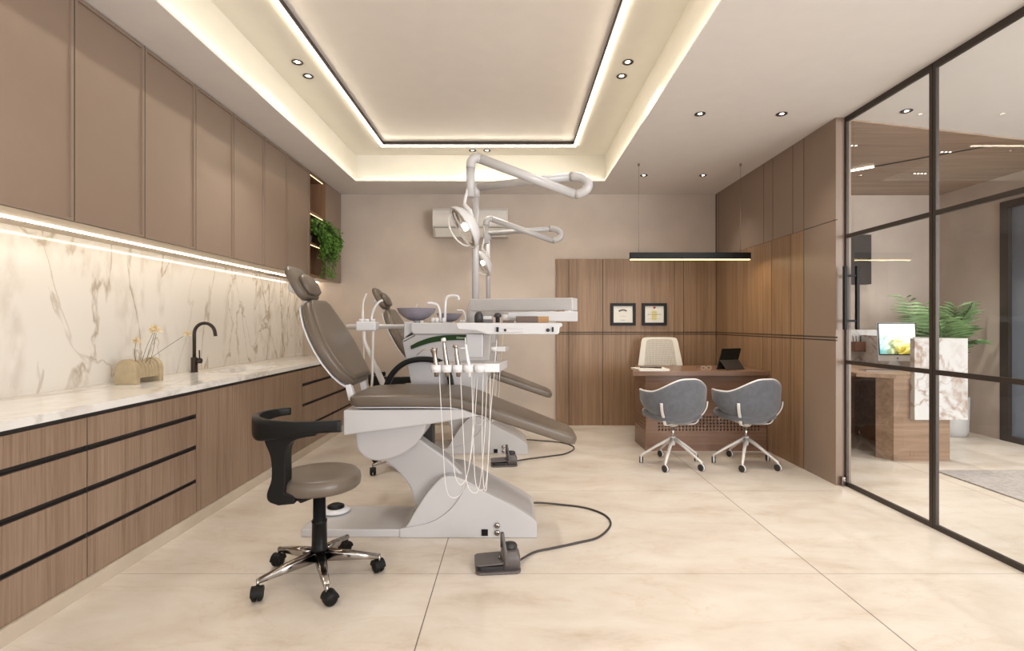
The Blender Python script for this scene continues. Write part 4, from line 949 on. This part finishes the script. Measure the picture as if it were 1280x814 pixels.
for k_ in range(5):
    a = math.radians(9+72*k_); d = Vector((math.cos(a), math.sin(a), 0)); s = Vector((-d.y, d.x, 0))
    bm = bmesh.new(); loft(bm, [(SC+d*0.03+Vector((0,0,0.108)), s, (0,0,1), 0.026, 0.026, 4.5), (SC+d*0.15+Vector((0,0,0.096)), s, (0,0,1), 0.020, 0.019, 4.5), (SC+d*0.275+Vector((0,0,0.080)), s, (0,0,1), 0.013, 0.009, 4.5)], 16)
    lg = obj('base_leg', bm, M['chrome'], stl)
    c = SC+d*0.275; obj('castor_stem', TB([c+Vector((0,0,0.05)), c+Vector((0,0,0.09))], 0.007, 10), M['chrome'], lg)
    a2 = a+[0.6, 1.1, 0.3, -0.5, 0.2][k_]; ax = Vector((math.cos(a2), math.sin(a2), 0)); off = Vector((-ax.y, ax.x, 0))*0.012
    bm = bmesh.new()
    for sg in (-1, 1):
        lathe(bm, [(0,0.004*sg),(0.030,0.004*sg),(0.031,0.010*sg),(0.029,0.019*sg),(0.02,0.024*sg),(0,0.024*sg)], c+off+Vector((0,0,0.031)), 24, axis=ax)
    obj('castor_wheel', bm, M['black'], lg)
    bm = bmesh.new(); hp_ = [(0.033*math.cos(t_), 0.033*math.sin(t_)) for t_ in [PI*q/10 for q in range(11)]]
    v1 = [c+off+Vector((0,0,0.031))+ax*(-0.024)+Vector((-ax.y, ax.x, 0))*p+Vector((0,0,q)) for p, q in hp_]
    A_ = [bm.verts.new(v) for v in v1]; B_ = [bm.verts.new(v+ax*0.048) for v in v1]
    for q in range(10): bm.faces.new([A_[q], A_[q+1], B_[q+1], B_[q]])
    bm.faces.new(A_); bm.faces.new(B_[::-1]); obj('castor_hood', bm, M['black'], lg)
bm = bmesh.new()
rp = cr([(-1.075, 2.475, 0.778), (-1.125, 2.43, 0.778), (-1.155, 2.35, 0.775), (-1.135, 2.265, 0.768), (-1.07, 2.205, 0.763), (-0.95, 2.18, 0.762), (-0.84, 2.18, 0.765), (-0.735, 2.19, 0.768)], 6)
pp, TT, UU = frames_along(rp); n = len(pp); secs = []
for i, (p, t_) in enumerate(zip(pp, TT)):
    f = i/(n-1); h = 0.018+0.028*math.exp(-((f-0.50)/0.2)**2)+0.008*f
    secs.append((p-Vector((0,0,h*0.7-0.012)), t_.cross(Vector((0,0,1))), (0,0,1), 0.013+0.006*math.exp(-((f-0.5)/0.25)**2), h, 4))
loft(bm, secs, 20); obj('armrest', bm, M['black'], stl)
pp_ = cr2([(331, 528), (335, 550), (342.5, 570), (343.5, 596), (338, 614), (340, 624), (352, 629)], 4)+[(372, 627), (372, 617)]+cr2([(360, 614), (361, 596), (361, 566), (366, 552), (380, 546), (398, 543)], 4)+[(398, 530)]
bm = PR(prof(pp_, 2.27), 'y', 2.235, 2.305)
loft(bm, [((-0.98, 2.29, 0.408), (0.76, 0.65, 0), (0,0,1), 0.03, 0.006, 4)]*0+[((-0.965, 2.30, 0.410), (-0.65, 0.76, 0), (0,0,1), 0.035, 0.012, 5), ((-0.90, 2.40, 0.418), (-0.65, 0.76, 0), (0,0,1), 0.04, 0.010, 5)], 12)
obj('back_post', bm, M['black'], stl, bevel=0.012, seg=3)
dup(stl, (0, DY, 0), 'far stool, its black armrest and castor showing behind the near dental chair')

# ================================================================== DESK
dx0, dx1, dy0, dy1 = 1.25, 2.388, 4.82, 5.24
dsk = thing('desk', 'dark walnut desk with perforated front panel at the wood-panelled corner', 'desk', (1.8, 5.0, 0))
obj('desk_top', PR([(1.12, 4.77), (2.385, 4.77), (2.385, 5.46), (1.31, 5.46)], 'z', 0.712, 0.754), M['desk_wood'], dsk, bevel=0.002)
# front panel with holes
bm = bmesh.new(); y = dy0; nx, nz = 30, 5; gx0, gx1, gz0, gz1 = 1.36, 2.33, 0.185, 0.335
cw = (gx1-gx0)/nx; ch_ = (gz1-gz0)/nz; r_ = 0.0095
def quad(a, b, c, d): bm.faces.new([bm.verts.new(v) for v in (a, b, c, d)])
zt_, zb_ = 0.711, 0.0
for (a, b, c, d) in ((dx0+0.02, dx1, gz1, zt_), (dx0+0.02, dx1, zb_, gz0), (dx0+0.02, gx0, gz0, gz1), (gx1, dx1, gz0, gz1)):
    quad((a, y, c), (b, y, c), (b, y, d), (a, y, d))
for i in range(nx):
    for j in range(nz):
        cx = gx0+(i+.5)*cw; cz = gz0+(j+.5)*ch_; m_ = 12
        outer = []; inner = []; back = []
        for q in range(m_):
            a = 2*PI*q/m_+PI/4; ca, sa = math.cos(a), math.sin(a); k_ = 1/max(abs(ca), abs(sa))
            outer.append(bm.verts.new((cx+ca*k_*cw/2, y, cz+sa*k_*ch_/2))); inner.append(bm.verts.new((cx+ca*r_, y, cz+sa*r_))); back.append(bm.verts.new((cx+ca*r_, y+0.018, cz+sa*r_)))
        for q in range(m_):
            bm.faces.new([outer[q], outer[(q+1)%m_], inner[(q+1)%m_], inner[q]]); bm.faces.new([inner[q], inner[(q+1)%m_], back[(q+1)%m_], back[q]])
obj('front_panel', bm, M['desk_wood'], dsk)
obj('panel_backing', B(dx0+0.02, dx1, y+0.0185, y+0.024, 0.0, 0.711), M['gap'], dsk)
# side panel with grooves
bm = bmesh.new(); zc = [0.0, 0.20, 0.206, 0.232, 0.238, 0.264, 0.270, 0.296, 0.302, 0.711]
for i in range(0, len(zc)-1):
    ins = 0.006 if i % 2 else 0.0
    box(bm, dx0+ins, dx0+0.0199, dy0, dy1, zc[i], zc[i+1])
obj('side_panel', bm, M['desk_wood'], dsk)
# things on desk
zd = 0.7545
t = thing('notepad', 'pale notepad lying on the desk before the white chair', 'notepad', (1.40, 4.9, zd))
obj('pages', PR([(1.19, 4.80), (1.47, 4.80), (1.47, 5.02), (1.16, 5.02)], 'z', zd, zd+0.014), M['paper'], t); obj('cover', PR([(1.185, 4.795), (1.475, 4.795), (1.475, 5.025), (1.155, 5.025)], 'z', zd+0.0145, zd+0.017), M['creamp'], t)
t = thing('pen', 'black pen lying on the pale notepad', 'pen', (1.30, 4.92, zd+0.022))
obj('barrel', TB([(1.23, 4.95, zd+0.024), (1.38, 4.90, zd+0.024)], 0.0055, 10), M['black'], t); obj('pen_cap', TB([(1.36, 4.907, zd+0.024), (1.42, 4.887, zd+0.024)], 0.0068, 10), M['blackm'], t)
t = thing('tablet', 'black tablet in a folding stand case open on the desk', 'tablet', (2.08, 5.1, zd))
tb = [P(892, 461, 4.95), P(904.5, 436, 5.08), P(928, 434.5, 5.20), P(919.5, 450, 5.10)]
bm = bmesh.new()
n_ = Vector((-0.3, 0.9, 0.3)).normalized()*0.010
A0 = Vector((1.965, 4.93, zd+0.002)); A1 = Vector((2.19, 5.02, zd+0.002)); up = Vector((0.095, 0.10, 0.195))
q = [A0, A1, A1+up, A0+up]; v = [bm.verts.new(p) for p in q]+[bm.verts.new(p+n_) for p in q]
for f in ((0,1,2,3),(7,6,5,4),(0,4,5,1),(1,5,6,2),(2,6,7,3),(3,7,4,0)): bm.faces.new([v[i] for i in f])
obj('screen_slab', bm, M['black'], t, bevel=0.002)
bm = bmesh.new(); q = [A0+up*0.45, A1+up*0.45, A1+Vector((0.06, -0.05, 0.0)), A0+Vector((0.07, -0.05, 0.0))]
nn = Vector((0,-0.004,0)); v = [bm.verts.new(p) for p in q]+[bm.verts.new(p+nn) for p in q]
for f in ((0,1,2,3),(7,6,5,4),(0,4,5,1),(1,5,6,2),(2,6,7,3),(3,7,4,0)): bm.faces.new([v[i] for i in f])
obj('stand_flap', bm, M['blackm'], t)
t = thing('eyeglasses', 'small pair of glasses lying beside the black tablet', 'glasses', (1.86, 4.92, zd))
bm = bmesh.new()
for cx_ in (1.83, 1.885):
    pts = [(cx_+0.022*math.cos(a), 4.92, zd+0.020+0.017*math.sin(a)) for a in [2*PI*k_/14 for k_ in range(15)]]; tube(bm, pts, 0.0018, 6)
tube(bm, [(1.852, 4.92, zd+0.024), (1.863, 4.92, zd+0.024)], 0.0018, 6)
obj('rims', bm, M['creamp'], t); bm = bmesh.new()
for cx_ in (1.808, 1.907): tube(bm, [(cx_, 4.92, zd+0.024), (cx_, 5.03, zd+0.022), (cx_+0.004, 5.05, zd+0.006)], 0.0018, 6)
obj('temples', bm, M['steel'], t)

# swivel base shared by chairs
def swivel_base(t, C0, R_, z_hub, z_end, mat, r0=0.016, r1=0.010, zc=0.42, hubz=0.24, a0=20, wheel=0.028):
    C0 = Vector(C0)
    obj('column', LT([(0, z_hub-0.02), (0.014, z_hub-0.02), (0.014, zc), (0, zc)], C0, 16), M['chrome'], t)
    obj('hub', LT([(0, z_hub-0.06), (0.018, z_hub-0.06), (0.024, z_hub-0.03), (0.024, z_hub+0.015), (0, z_hub+0.015)], C0, 20), mat, t)
    for k_ in range(5):
        a = math.radians(a0+72*k_); d = Vector((math.cos(a), math.sin(a), 0)); s = Vector((-d.y, d.x, 0))
        bm = bmesh.new()
        pts = [C0+d*0.01+Vector((0,0,z_hub)), C0+d*R_*0.5+Vector((0,0,(z_hub+z_end)/2+0.005)), C0+d*R_*0.93+Vector((0,0,z_end+0.006)), C0+d*R_+Vector((0,0,z_end-0.004))]
        loft(bm, [(p, s, Vector((0,0,1)), w_, h_, 3) for p, w_, h_ in zip(pts, (r0, r0*0.85, r1, r1*0.9), (r0, r0*0.8, r1, r1))], 14)
        lg = obj('base_leg', bm, mat, t); c = C0+d*R_
        obj('castor_fork', TB([c+Vector((0,0,wheel)), c+Vector((0,0,z_end))], 0.008, 10), mat, lg)
        ax = Vector((0.86, -0.5, 0)) if k_ % 2 else Vector((0.97, 0.24, 0))
        bm = bmesh.new()
        for sg in (-1, 1): lathe(bm, [(0,0.0065*sg),(wheel,0.0065*sg),(wheel,0.0135*sg),(wheel*0.75,0.016*sg),(0,0.016*sg)], c+Vector((0,0,wheel)), 20, axis=ax)
        obj('castor_wheel', bm, M['pedal_dark'], lg)
        bm = bmesh.new(); lathe(bm, [(0,-0.006),(wheel*1.08,-0.006),(wheel*1.08,0.006),(0,0.006)], c+Vector((0,0,wheel)), 20, axis=ax)
        obj('castor_cover', bm, M['cream'], lg)

# guest chairs (built at origin, facing +Y)
def guest_chair():
    t = thing('guest_chair', 'grey fabric tub chair on white castor base, left one before the desk', 'chair', (0,0,0), 'guest chairs before the desk')
    # shell: theta from back
    nT, nV = 48, 12; bm = bmesh.new(); grid = []
    def surf(th, v):
        a = abs(th)/math.radians(118)
        rx, ry = 0.262, 0.245
        q_ = min(1, max(0, (a-0.06)/0.56)); top = 0.748-0.112*q_*q_*(3-2*q_)
        bot = 0.375+0.10*a**2.0
        z = bot+(top-bot)*v
        # inward curl at the bottom
        k = 0.62+0.38*(1-(1-min(1, v*1.7))**2.2) if v < 0.6 else 1.0
        k += 0.05*(v-0.6) if v > 0.6 else 0
        flare = 1+0.05*max(0, a-0.6)
        return Vector((math.sin(th)*rx*k*flare, -math.cos(th)*ry*k, z))
    for i in range(nT+1):
        th = math.radians(-118+236*i/nT); grid.append([bm.verts.new(surf(th, j/nV)) for j in range(nV+1)])
    for i in range(nT):
        for j in range(nV):
            f = bm.faces.new([grid[i][j], grid[i+1][j], grid[i+1][j+1], grid[i][j+1]]); f.smooth = True
    o = obj('shell', bm, M['fabric'], t, smooth=True); s = o.modifiers.new('solid', 'SOLIDIFY'); s.thickness = 0.022; s.offset = 0
    bm = bmesh.new()
    rim = [surf(math.radians(-118+236*i/nT), 1.0) for i in range(nT+1)]
    endL = [surf(math.radians(-118), v) for v in (0.0, 0.25, 0.5, 0.75)]; endR = [surf(math.radians(118), v) for v in (0.75, 0.5, 0.25, 0.0)]
    tube(bm, endL+rim+endR, 0.010, 10); obj('piping', bm, M['cream'], t)
    bm = bmesh.new()
    secs = [((0, 0.02, z), (1,0,0), (0,1,0), w_, d_, 2.8) for z, w_, d_ in ((0.385, 0.13, 0.12), (0.392, 0.19, 0.18), (0.41, 0.225, 0.215), (0.44, 0.23, 0.22), (0.462, 0.22, 0.21), (0.472, 0.17, 0.16), (0.475, 0.08, 0.08))]
    loft(bm, secs, 32); obj('seat', bm, M['fabric'], t)
    for sg in (-1, 1):
        th = math.radians(48)*sg; path = [surf(th, v) for v in (0.58, 0.42, 0.25, 0.1)]
        o1 = [p+Vector((math.sin(th), -math.cos(th), 0))*0.024 for p in path]
        lo = Vector((math.sin(th)*0.185, -math.cos(th)*0.17, 0.365))
        pts = cr(o1+[lo, Vector((0.03*sg, -0.03, 0.352))], 4); pp, TT, UU = frames_along(pts)
        bm = bmesh.new(); tg = Vector((math.cos(th), math.sin(th), 0))
        loft(bm, [(p, tg, t_.cross(tg), 0.012, 0.006, 4) for p, t_ in zip(pp, TT)], 12); obj('back_support', bm, M['cream'], t)
    obj('mechanism', LT([(0,0.325),(0.03,0.325),(0.05,0.345),(0.10,0.365),(0.10,0.384),(0,0.384)], (0,0,0), 24), M['cream'], t)
    swivel_base(t, (0,0,0), 0.26, 0.225, 0.075, M['cream'], zc=0.33, a0=-72+10)
    return t
gc = guest_chair(); gc.location = (1.362, 4.36, 0); gc.rotation_euler = (0, 0, math.radians(14))
g2_ = dup(gc, (0,0,0), 'grey fabric tub chair on white castor base, right one before the desk', loc=(1.985, 4.36, 0), rotz=math.radians(14))

# white desk chair (built facing -Y)
def white_chair():
    t = thing('office_chair', 'white office chair with perforated backrest behind the walnut desk', 'chair', (0,0,0), 'white office chairs')
    zb, zt = 0.52, 1.045
    def half(z): f = (z-zb)/(zt-zb); return 0.265-0.055*f
    out = []
    outl = cr2([(-0.265, zb), (-0.245, 0.72), (-0.212, 0.93), (-0.20, 1.0), (-0.165, 1.04), (0, 1.045), (0.165, 1.04), (0.20, 1.0), (0.212, 0.93), (0.245, 0.72), (0.265, zb)], 5)
    inn = [(x*0.72, (zb+0.05)+(z-zb)*0.86) for x, z in outl]
    def yb(z): return 0.20+0.10*max(0.0, (z-zb)/(zt-zb))**1.5
    bm = bmesh.new()
    rows = []
    for d in (0.0, -0.022):
        rows.append([bm.verts.new((x, yb(z)+d, z)) for x, z in outl]); rows.append([bm.verts.new((x, yb(z)+d, z)) for x, z in inn])
    n = len(outl)
    for i in range(n-1):
        bm.faces.new([rows[0][i], rows[0][i+1], rows[1][i+1], rows[1][i]]); bm.faces.new([rows[2][i], rows[3][i], rows[3][i+1], rows[2][i+1]])
        bm.faces.new([rows[0][i], rows[2][i], rows[2][i+1], rows[0][i+1]]); bm.faces.new([rows[1][i], rows[1][i+1], rows[3][i+1], rows[3][i]])
    for i in (0, n-1): bm.faces.new([rows[0][i], rows[1][i], rows[3][i], rows[2][i]])
    obj('back_frame', bm, M['creamp'], t, bevel=0.004)
    bm = bmesh.new(); nx_, nz_ = 30, 32; g = []
    for j in range(nz_+1):
        z = zb+0.05+(zt-0.022-zb-0.05)*j/nz_; h = half(z)*0.76; g.append([bm.verts.new((-h+2*h*i/nx_, yb(z)-0.012-0.015*math.cos((i/nx_-0.5)*PI), z)) for i in range(nx_+1)])
    for j in range(nz_):
        for i in range(nx_): bm.faces.new([g[j][i], g[j][i+1], g[j+1][i+1], g[j+1][i]])
    o = obj('mesh_back', bm, M['creamp'], t); w_ = o.modifiers.new('wire', 'WIREFRAME'); w_.thickness = 0.0075; w_.use_replace = True
    bm = bmesh.new()
    loft(bm, [((0, -0.02, z), (1,0,0), (0,1,0), a, b, 3.2) for z, a, b in ((0.43, 0.16, 0.16), (0.438, 0.22, 0.215), (0.455, 0.24, 0.235), (0.475, 0.235, 0.23), (0.485, 0.20, 0.195), (0.488, 0.1, 0.1))], 32)
    obj('seat', bm, M['creamp'], t)
    bm = bmesh.new(); tube(bm, cr([(0, 0.0, 0.41), (0, 0.20, 0.41), (0, 0.245, 0.50), (0, 0.235, 0.60)], 5), 0.02, 12); obj('back_bracket', bm, M['creamp'], t)
    obj('mechanism', B(-0.06, 0.06, -0.06, 0.06, 0.39, 0.429), M['pedal'], t)
    swivel_base(t, (0,0,0), 0.27, 0.14, 0.075, M['cream'], zc=0.40, a0=18)
    return t
wc = white_chair(); wc.location = (1.63, 5.55, 0); wc.rotation_euler = (0, 0, math.radians(-8))
dup(wc, (0,0,0), 'office chair at the reception desk, only its edge and castor visible past the door frame', loc=(2.93, 5.02, 0), rotz=math.radians(110), group='white office chairs')

# ================================================================== RECEPTION (through the glass)
struct('ceiling_reception', B(2.45, 7.0, -2.4, 6.2, CEIL, CEIL+0.03), M['ceiling'])
# wooden ceiling raft area with oblique border
bm = PR([(2.492, 3.82), (5.3, 4.50), (5.3, 6.06), (2.492, 6.06)], 'z', CEIL-0.012, CEIL-0.001)
struct('ceiling_wood', bm, M['ceil_wood'])
struct('wall_reception_right', B([5.05, 5.2, 5.29, YB, 0, CEIL-0.012], [5.05, 5.2, 2.0, 5.29, 2.45, CEIL-0.0125]), M['wall'])
w2 = bpy.data.objects.new('window_2', None); COL.objects.link(w2); w2.location = (5.08, 4.4, 0); w2['kind'] = 'structure'
obj('window_frame', B([5.03, 5.11, 5.20, 5.29, 0, 2.45], [5.03, 5.11, 3.95, 4.02, 0, 2.45], [5.03, 5.11, 4.02, 5.20, 2.38, 2.45], [5.03, 5.11, 4.02, 5.20, 0, 0.06]), M['frame'], w2)
obj('panel', B(5.07, 5.08, 4.02, 5.20, 0.06, 2.38), M['bluegrey'], w2)
struct('baseboard_reception', B(2.55, 5.05, YB-0.012, YB, 0, 0.05), M['plinth'])
t = thing('track_light', 'slim ceiling track with a lit warm segment in the wooden reception ceiling', 'light', (3.6, 4.8, CEIL-0.014))
a = Vector((3.32, 5.11, CEIL-0.014)); b = Vector((4.06, 4.36, CEIL-0.014)); d = (b-a).normalized(); s = Vector((-d.y, d.x, 0))
def strip(p, q, w_, z0, z1):
    bm = bmesh.new(); prism(bm, [((p+s*w_).x, (p+s*w_).y), ((q+s*w_).x, (q+s*w_).y), ((q-s*w_).x, (q-s*w_).y), ((p-s*w_).x, (p-s*w_).y)], 'z', z0, z1); return bm
obj('rail', strip(a+d*0.24, b, 0.008, CEIL-0.02, CEIL-0.0125), M['blackm'], t)
obj('lit_segment', strip(a-d*0.15, a+d*0.235, 0.011, CEIL-0.02, CEIL-0.0125), M['led'], t)
for (px_, py_), l in (((1062, 182), 'cluster of tiny spots at the left of the wooden reception ceiling'), ((1180, 190), 'row of tiny spots beside the track, just right of the glass door post'), ((1150, 217), 'row of tiny spots in the wooden ceiling farther back')):
    Y = 1.515*F/(CY-py_); X = (px_-CX)*Y/F; t = thing('spot_row', l, 'ceiling light', (X, Y, CEIL-0.014), 'spot rows in the wooden ceiling')
    obj('housing', B(X-0.075, X+0.075, Y-0.016, Y+0.016, CEIL-0.0155, CEIL-0.0125), M['desk_rec'], t)
    for i in range(4): obj('bulb', disc((X-0.054+0.036*i, Y, CEIL-0.018), 0.009, 0.0024, n=14), M['tiny'], t)
single('wall_panel_box', B(3.93, 4.19, 5.98, 6.055, 1.66, 2.24), M['tv'], 'dark bronze box mounted on the reception back wall by the door edge', 'wall box', loc=(4.06, 6.0, 1.66), bevel=0.003)

rd = thing('reception_desk', 'reception desk of light wood seen through the glass door', 'desk', (3.6, 4.9, 0))
obj('desk_top', PR([(3.10, 4.62), (3.34, 4.46), (3.86, 4.46), (3.86, 5.70), (3.10, 5.70)], 'z', 0.72, 0.755), M['desk_rec'], rd)
obj('pedestal', PR([(3.26, 4.60), (3.33, 4.475), (3.82, 4.475), (3.82, 4.60)], 'z', 0.0, 0.7195), M['desk_rec'], rd)
obj('modesty_panel', B(3.70, 3.74, 4.601, 5.70, 0.0, 0.7195), M['desk_wood'], rd)
obj('end_panel', B(3.12, 3.699, 5.64, 5.68, 0.0, 0.7195), M['desk_wood'], rd)
obj('marble_block', B(3.47, 3.93, 4.42, 4.4745, 0.367, 1.072), M['marble_rec'], rd, bevel=0.003)
obj('marble_side', B(3.8605, 3.93, 4.4755, 5.70, 0.367, 1.072), M['marble_rec'], rd)
obj('marble_backboard', B(3.10, 4.30, 5.705, 5.75, 0.62, 1.13), M['marble_rec'], rd)
# monitor
mc = P(1123, 430, 4.95)
mo = thing('computer_monitor', 'silver desktop computer with a bright colourful screen on the reception desk', 'monitor', (3.72, 4.95, 0.7555))
def mat_screen():
    m = bpy.data.materials.new('screen_picture'); m.use_nodes = True; N = m.node_tree.nodes; L = m.node_tree.links; N.remove(N['Principled BSDF'])
    tc = N.new('ShaderNodeTexCoord'); n = N.new('ShaderNodeTexNoise'); n.inputs['Scale'].default_value = 9; n.inputs['Distortion'].default_value = 1.5; n.inputs['Detail'].default_value = 5
    L.new(tc.outputs['Object'], n.inputs['Vector'])
    sp = N.new('ShaderNodeSeparateXYZ'); L.new(tc.outputs['Object'], sp.inputs[0])
    ad = N.new('ShaderNodeMath'); ad.operation = 'MULTIPLY_ADD'; ad.inputs[1].default_value = 1.6; L.new(sp.outputs['Z'], ad.inputs[0]); L.new(n.outputs['Fac'], ad.inputs[2])
    r = ramp(N, [(0.60, (0.10, 0.09, 0.02)), (0.76, (0.55, 0.40, 0.05)), (0.88, (0.85, 0.80, 0.25)), (1.0, (0.95, 0.98, 0.95))]); L.new(ad.outputs[0], r.inputs[0])
    r2 = ramp(N, [(0.60, (0.02, 0.18, 0.16)), (0.8, (0.20, 0.60, 0.65)), (1.0, (0.85, 0.95, 0.98))]); L.new(ad.outputs[0], r2.inputs[0])
    mr = N.new('ShaderNodeMapRange'); mr.inputs[1].default_value = -0.16; mr.inputs[2].default_value = 0.02; L.new(sp.outputs['X'], mr.inputs[0])
    mx = N.new('ShaderNodeMix'); mx.data_type = 'RGBA'; L.new(mr.outputs[0], mx.inputs[0]); L.new(r2.outputs[0], mx.inputs[6]); L.new(r.outputs[0], mx.inputs[7])
    e = N.new('ShaderNodeEmission'); e.inputs[1].default_value = 1.3; L.new(mx.outputs[2], e.inputs[0]); L.new(e.outputs[0], N['Material Output'].inputs[0]); return m
M['screen'] = mat_screen(); M['silver'] = pm('silver', (0.62, 0.61, 0.6), 0.3, metal=0.5)
def mbox(x0, x1, z0, z1, y0, y1, tilt=0.08, yaw=-0.10, c=(3.72, 4.95)):
    bm = B(x0, x1, y0, y1, z0, z1)
    for v in bm.verts:
        x, y_, z = v.co; y_ += (z-0.86)*tilt; v.co = (c[0]+x*math.cos(yaw)-y_*math.sin(yaw), c[1]+x*math.sin(yaw)+y_*math.cos(yaw), z)
    return bm
obj('casing', mbox(-0.17, 0.18, 0.835, 1.21, 0.0, 0.014), M['silver'], mo, bevel=0.003)
obj('black_bezel', mbox(-0.168, 0.178, 0.895, 1.208, -0.003, -0.0005), M['black'], mo)
obj('screen', mbox(-0.158, 0.168, 0.905, 1.198, -0.0045, -0.0032), M['screen'], mo)
bm = mbox(-0.006, 0.006, 0.858, 0.872, -0.0025, -0.0006); obj('maker_mark', bm, M['ink'], mo)
obj('stand', mbox(-0.05, 0.05, 0.757, 0.90, 0.02, 0.026, tilt=-0.5), M['silver'], mo); obj('foot', mbox(-0.08, 0.08, 0.7555, 0.7605, -0.06, 0.10, tilt=0), M['silver'], mo)
t = thing('keyboard', 'slim dark keyboard lying flat on the reception desk', 'keyboard', (3.50, 4.75, 0.7555))
obj('tray', B(3.30, 3.62, 4.78, 4.90, 0.7555, 0.762), M['silver'], t)
bm = bmesh.new()
for i in range(14):
    for j in range(5): box(bm, 3.307+i*0.0222, 3.326+i*0.0222, 4.787+j*0.022, 4.805+j*0.022, 0.762, 0.765)
obj('keys', bm, M['pedal'], t)
c = P(1077, 440, 5.3); pcx, pcy, pcz = 3.62, 5.32, 0.95
# shelf ledge that the pen cup stands on
PY = 5.60
t = thing('pen_holder', 'small brown leather pen holder fixed on the marble backboard', 'pen holder', (4.0, PY, 0.9))
bx0, bx1 = P(1069, 0, PY).x, P(1086.5, 0, PY).x; bz0, bz1 = P(0, 439.5, PY).z, P(0, 427.5, PY).z
bm = bmesh.new()
for q in ((bx0, bx1, PY, PY+0.005), (bx0, bx1, 5.70, 5.7045), (bx0, bx0+0.005, PY+0.005, 5.70), (bx1-0.005, bx1, PY+0.005, 5.70)): box(bm, *q, bz0, bz1)
box(bm, bx0, bx1, PY, 5.70, bz0, bz0+0.004); obj('cup', bm, M['leath_brown'], t)
for i, (a_, b_, l) in enumerate(((0.02, -0.012, 'black pencil leaning left, leftmost in the brown pen holder'), (0.05, -0.008, 'black pencil second from the left in the brown pen holder'), (0.09, 0.004, 'thick black pen standing upright in the brown pen holder'), (0.115, 0.02, 'black pencil leaning right, rightmost in the brown pen holder'))):
    bm = TB([(bx0+a_, 5.65, bz0+0.006), (bx0+a_+b_, 5.65, bz1+0.065)], 0.004 if i != 2 else 0.006, 8)
    single('pencil', bm, M['black'], l, 'pencil', loc=(bx0+a_, 5.65, bz0+0.006), group='pencils in the pen holder')
# palm
pl_ = thing('potted_palm', 'green potted palm standing behind the marble reception block', 'plant', (4.82, 5.55, 0))
pc_ = Vector((4.72, 5.52, 0))
obj('pot', LT([(0,0),(0.13,0),(0.15,0.05),(0.16,0.42),(0.148,0.42),(0.14,0.38),(0,0.38)], pc_, 32), M['pot'], pl_, smooth=False)
rnd = random.Random(5)
targets = [(1133, 372), (1140, 392), (1155, 380), (1166, 386), (1178, 390), (1196, 384), (1213, 384), (1207, 412), (1216, 426), (1150, 412), (1186, 400)]
fr_bm = bmesh.new(); st_bm = bmesh.new()
for i, (tx, ty) in enumerate(targets):
    Y = 5.3+rnd.uniform(-0.25, 0.2); e = P(tx, ty, Y); b0 = pc_+Vector((rnd.uniform(-.04,.04), rnd.uniform(-.04,.04), 0.39))
    mid = b0.lerp(e, 0.55)+Vector((0, 0, 0.22)); path = cr([b0, b0.lerp(mid, 0.5)+Vector((0,0,0.05)), mid, e], 7)
    n = len(path); tube(st_bm, path, [0.007*(1-k_/n)+0.0015 for k_ in range(n)], 6)
    for k_ in range(int(n*0.38), n):
        p = path[k_]; dd = (path[min(k_+1, n-1)]-path[k_-1]).normalized(); side = dd.cross(Vector((0,0,1))).normalized()
        for sg in (-1, 1):
            for r_ in (0,):
                L_ = 0.26*(1-((k_/n-0.62)/0.55)**2)*rnd.uniform(0.8, 1.1)
                leaf(fr_bm, p-dd*0.02*r_*2, dd*0.75+side*sg*0.8+Vector((0,0,-0.18)), (side*sg*0.3+Vector((0,0,1))), max(L_, 0.08), 0.017)
obj('fronds', fr_bm, M['palm'], pl_); obj('stalks', st_bm, M['palm'], pl_)
# rug
single('rug', B(3.43, 6.2, 2.6, 4.16, 0.0005, 0.010), M['rug'], 'flat grey rug on the reception floor seen through the glass', 'rug', loc=(4.5, 3.4, 0.0005))
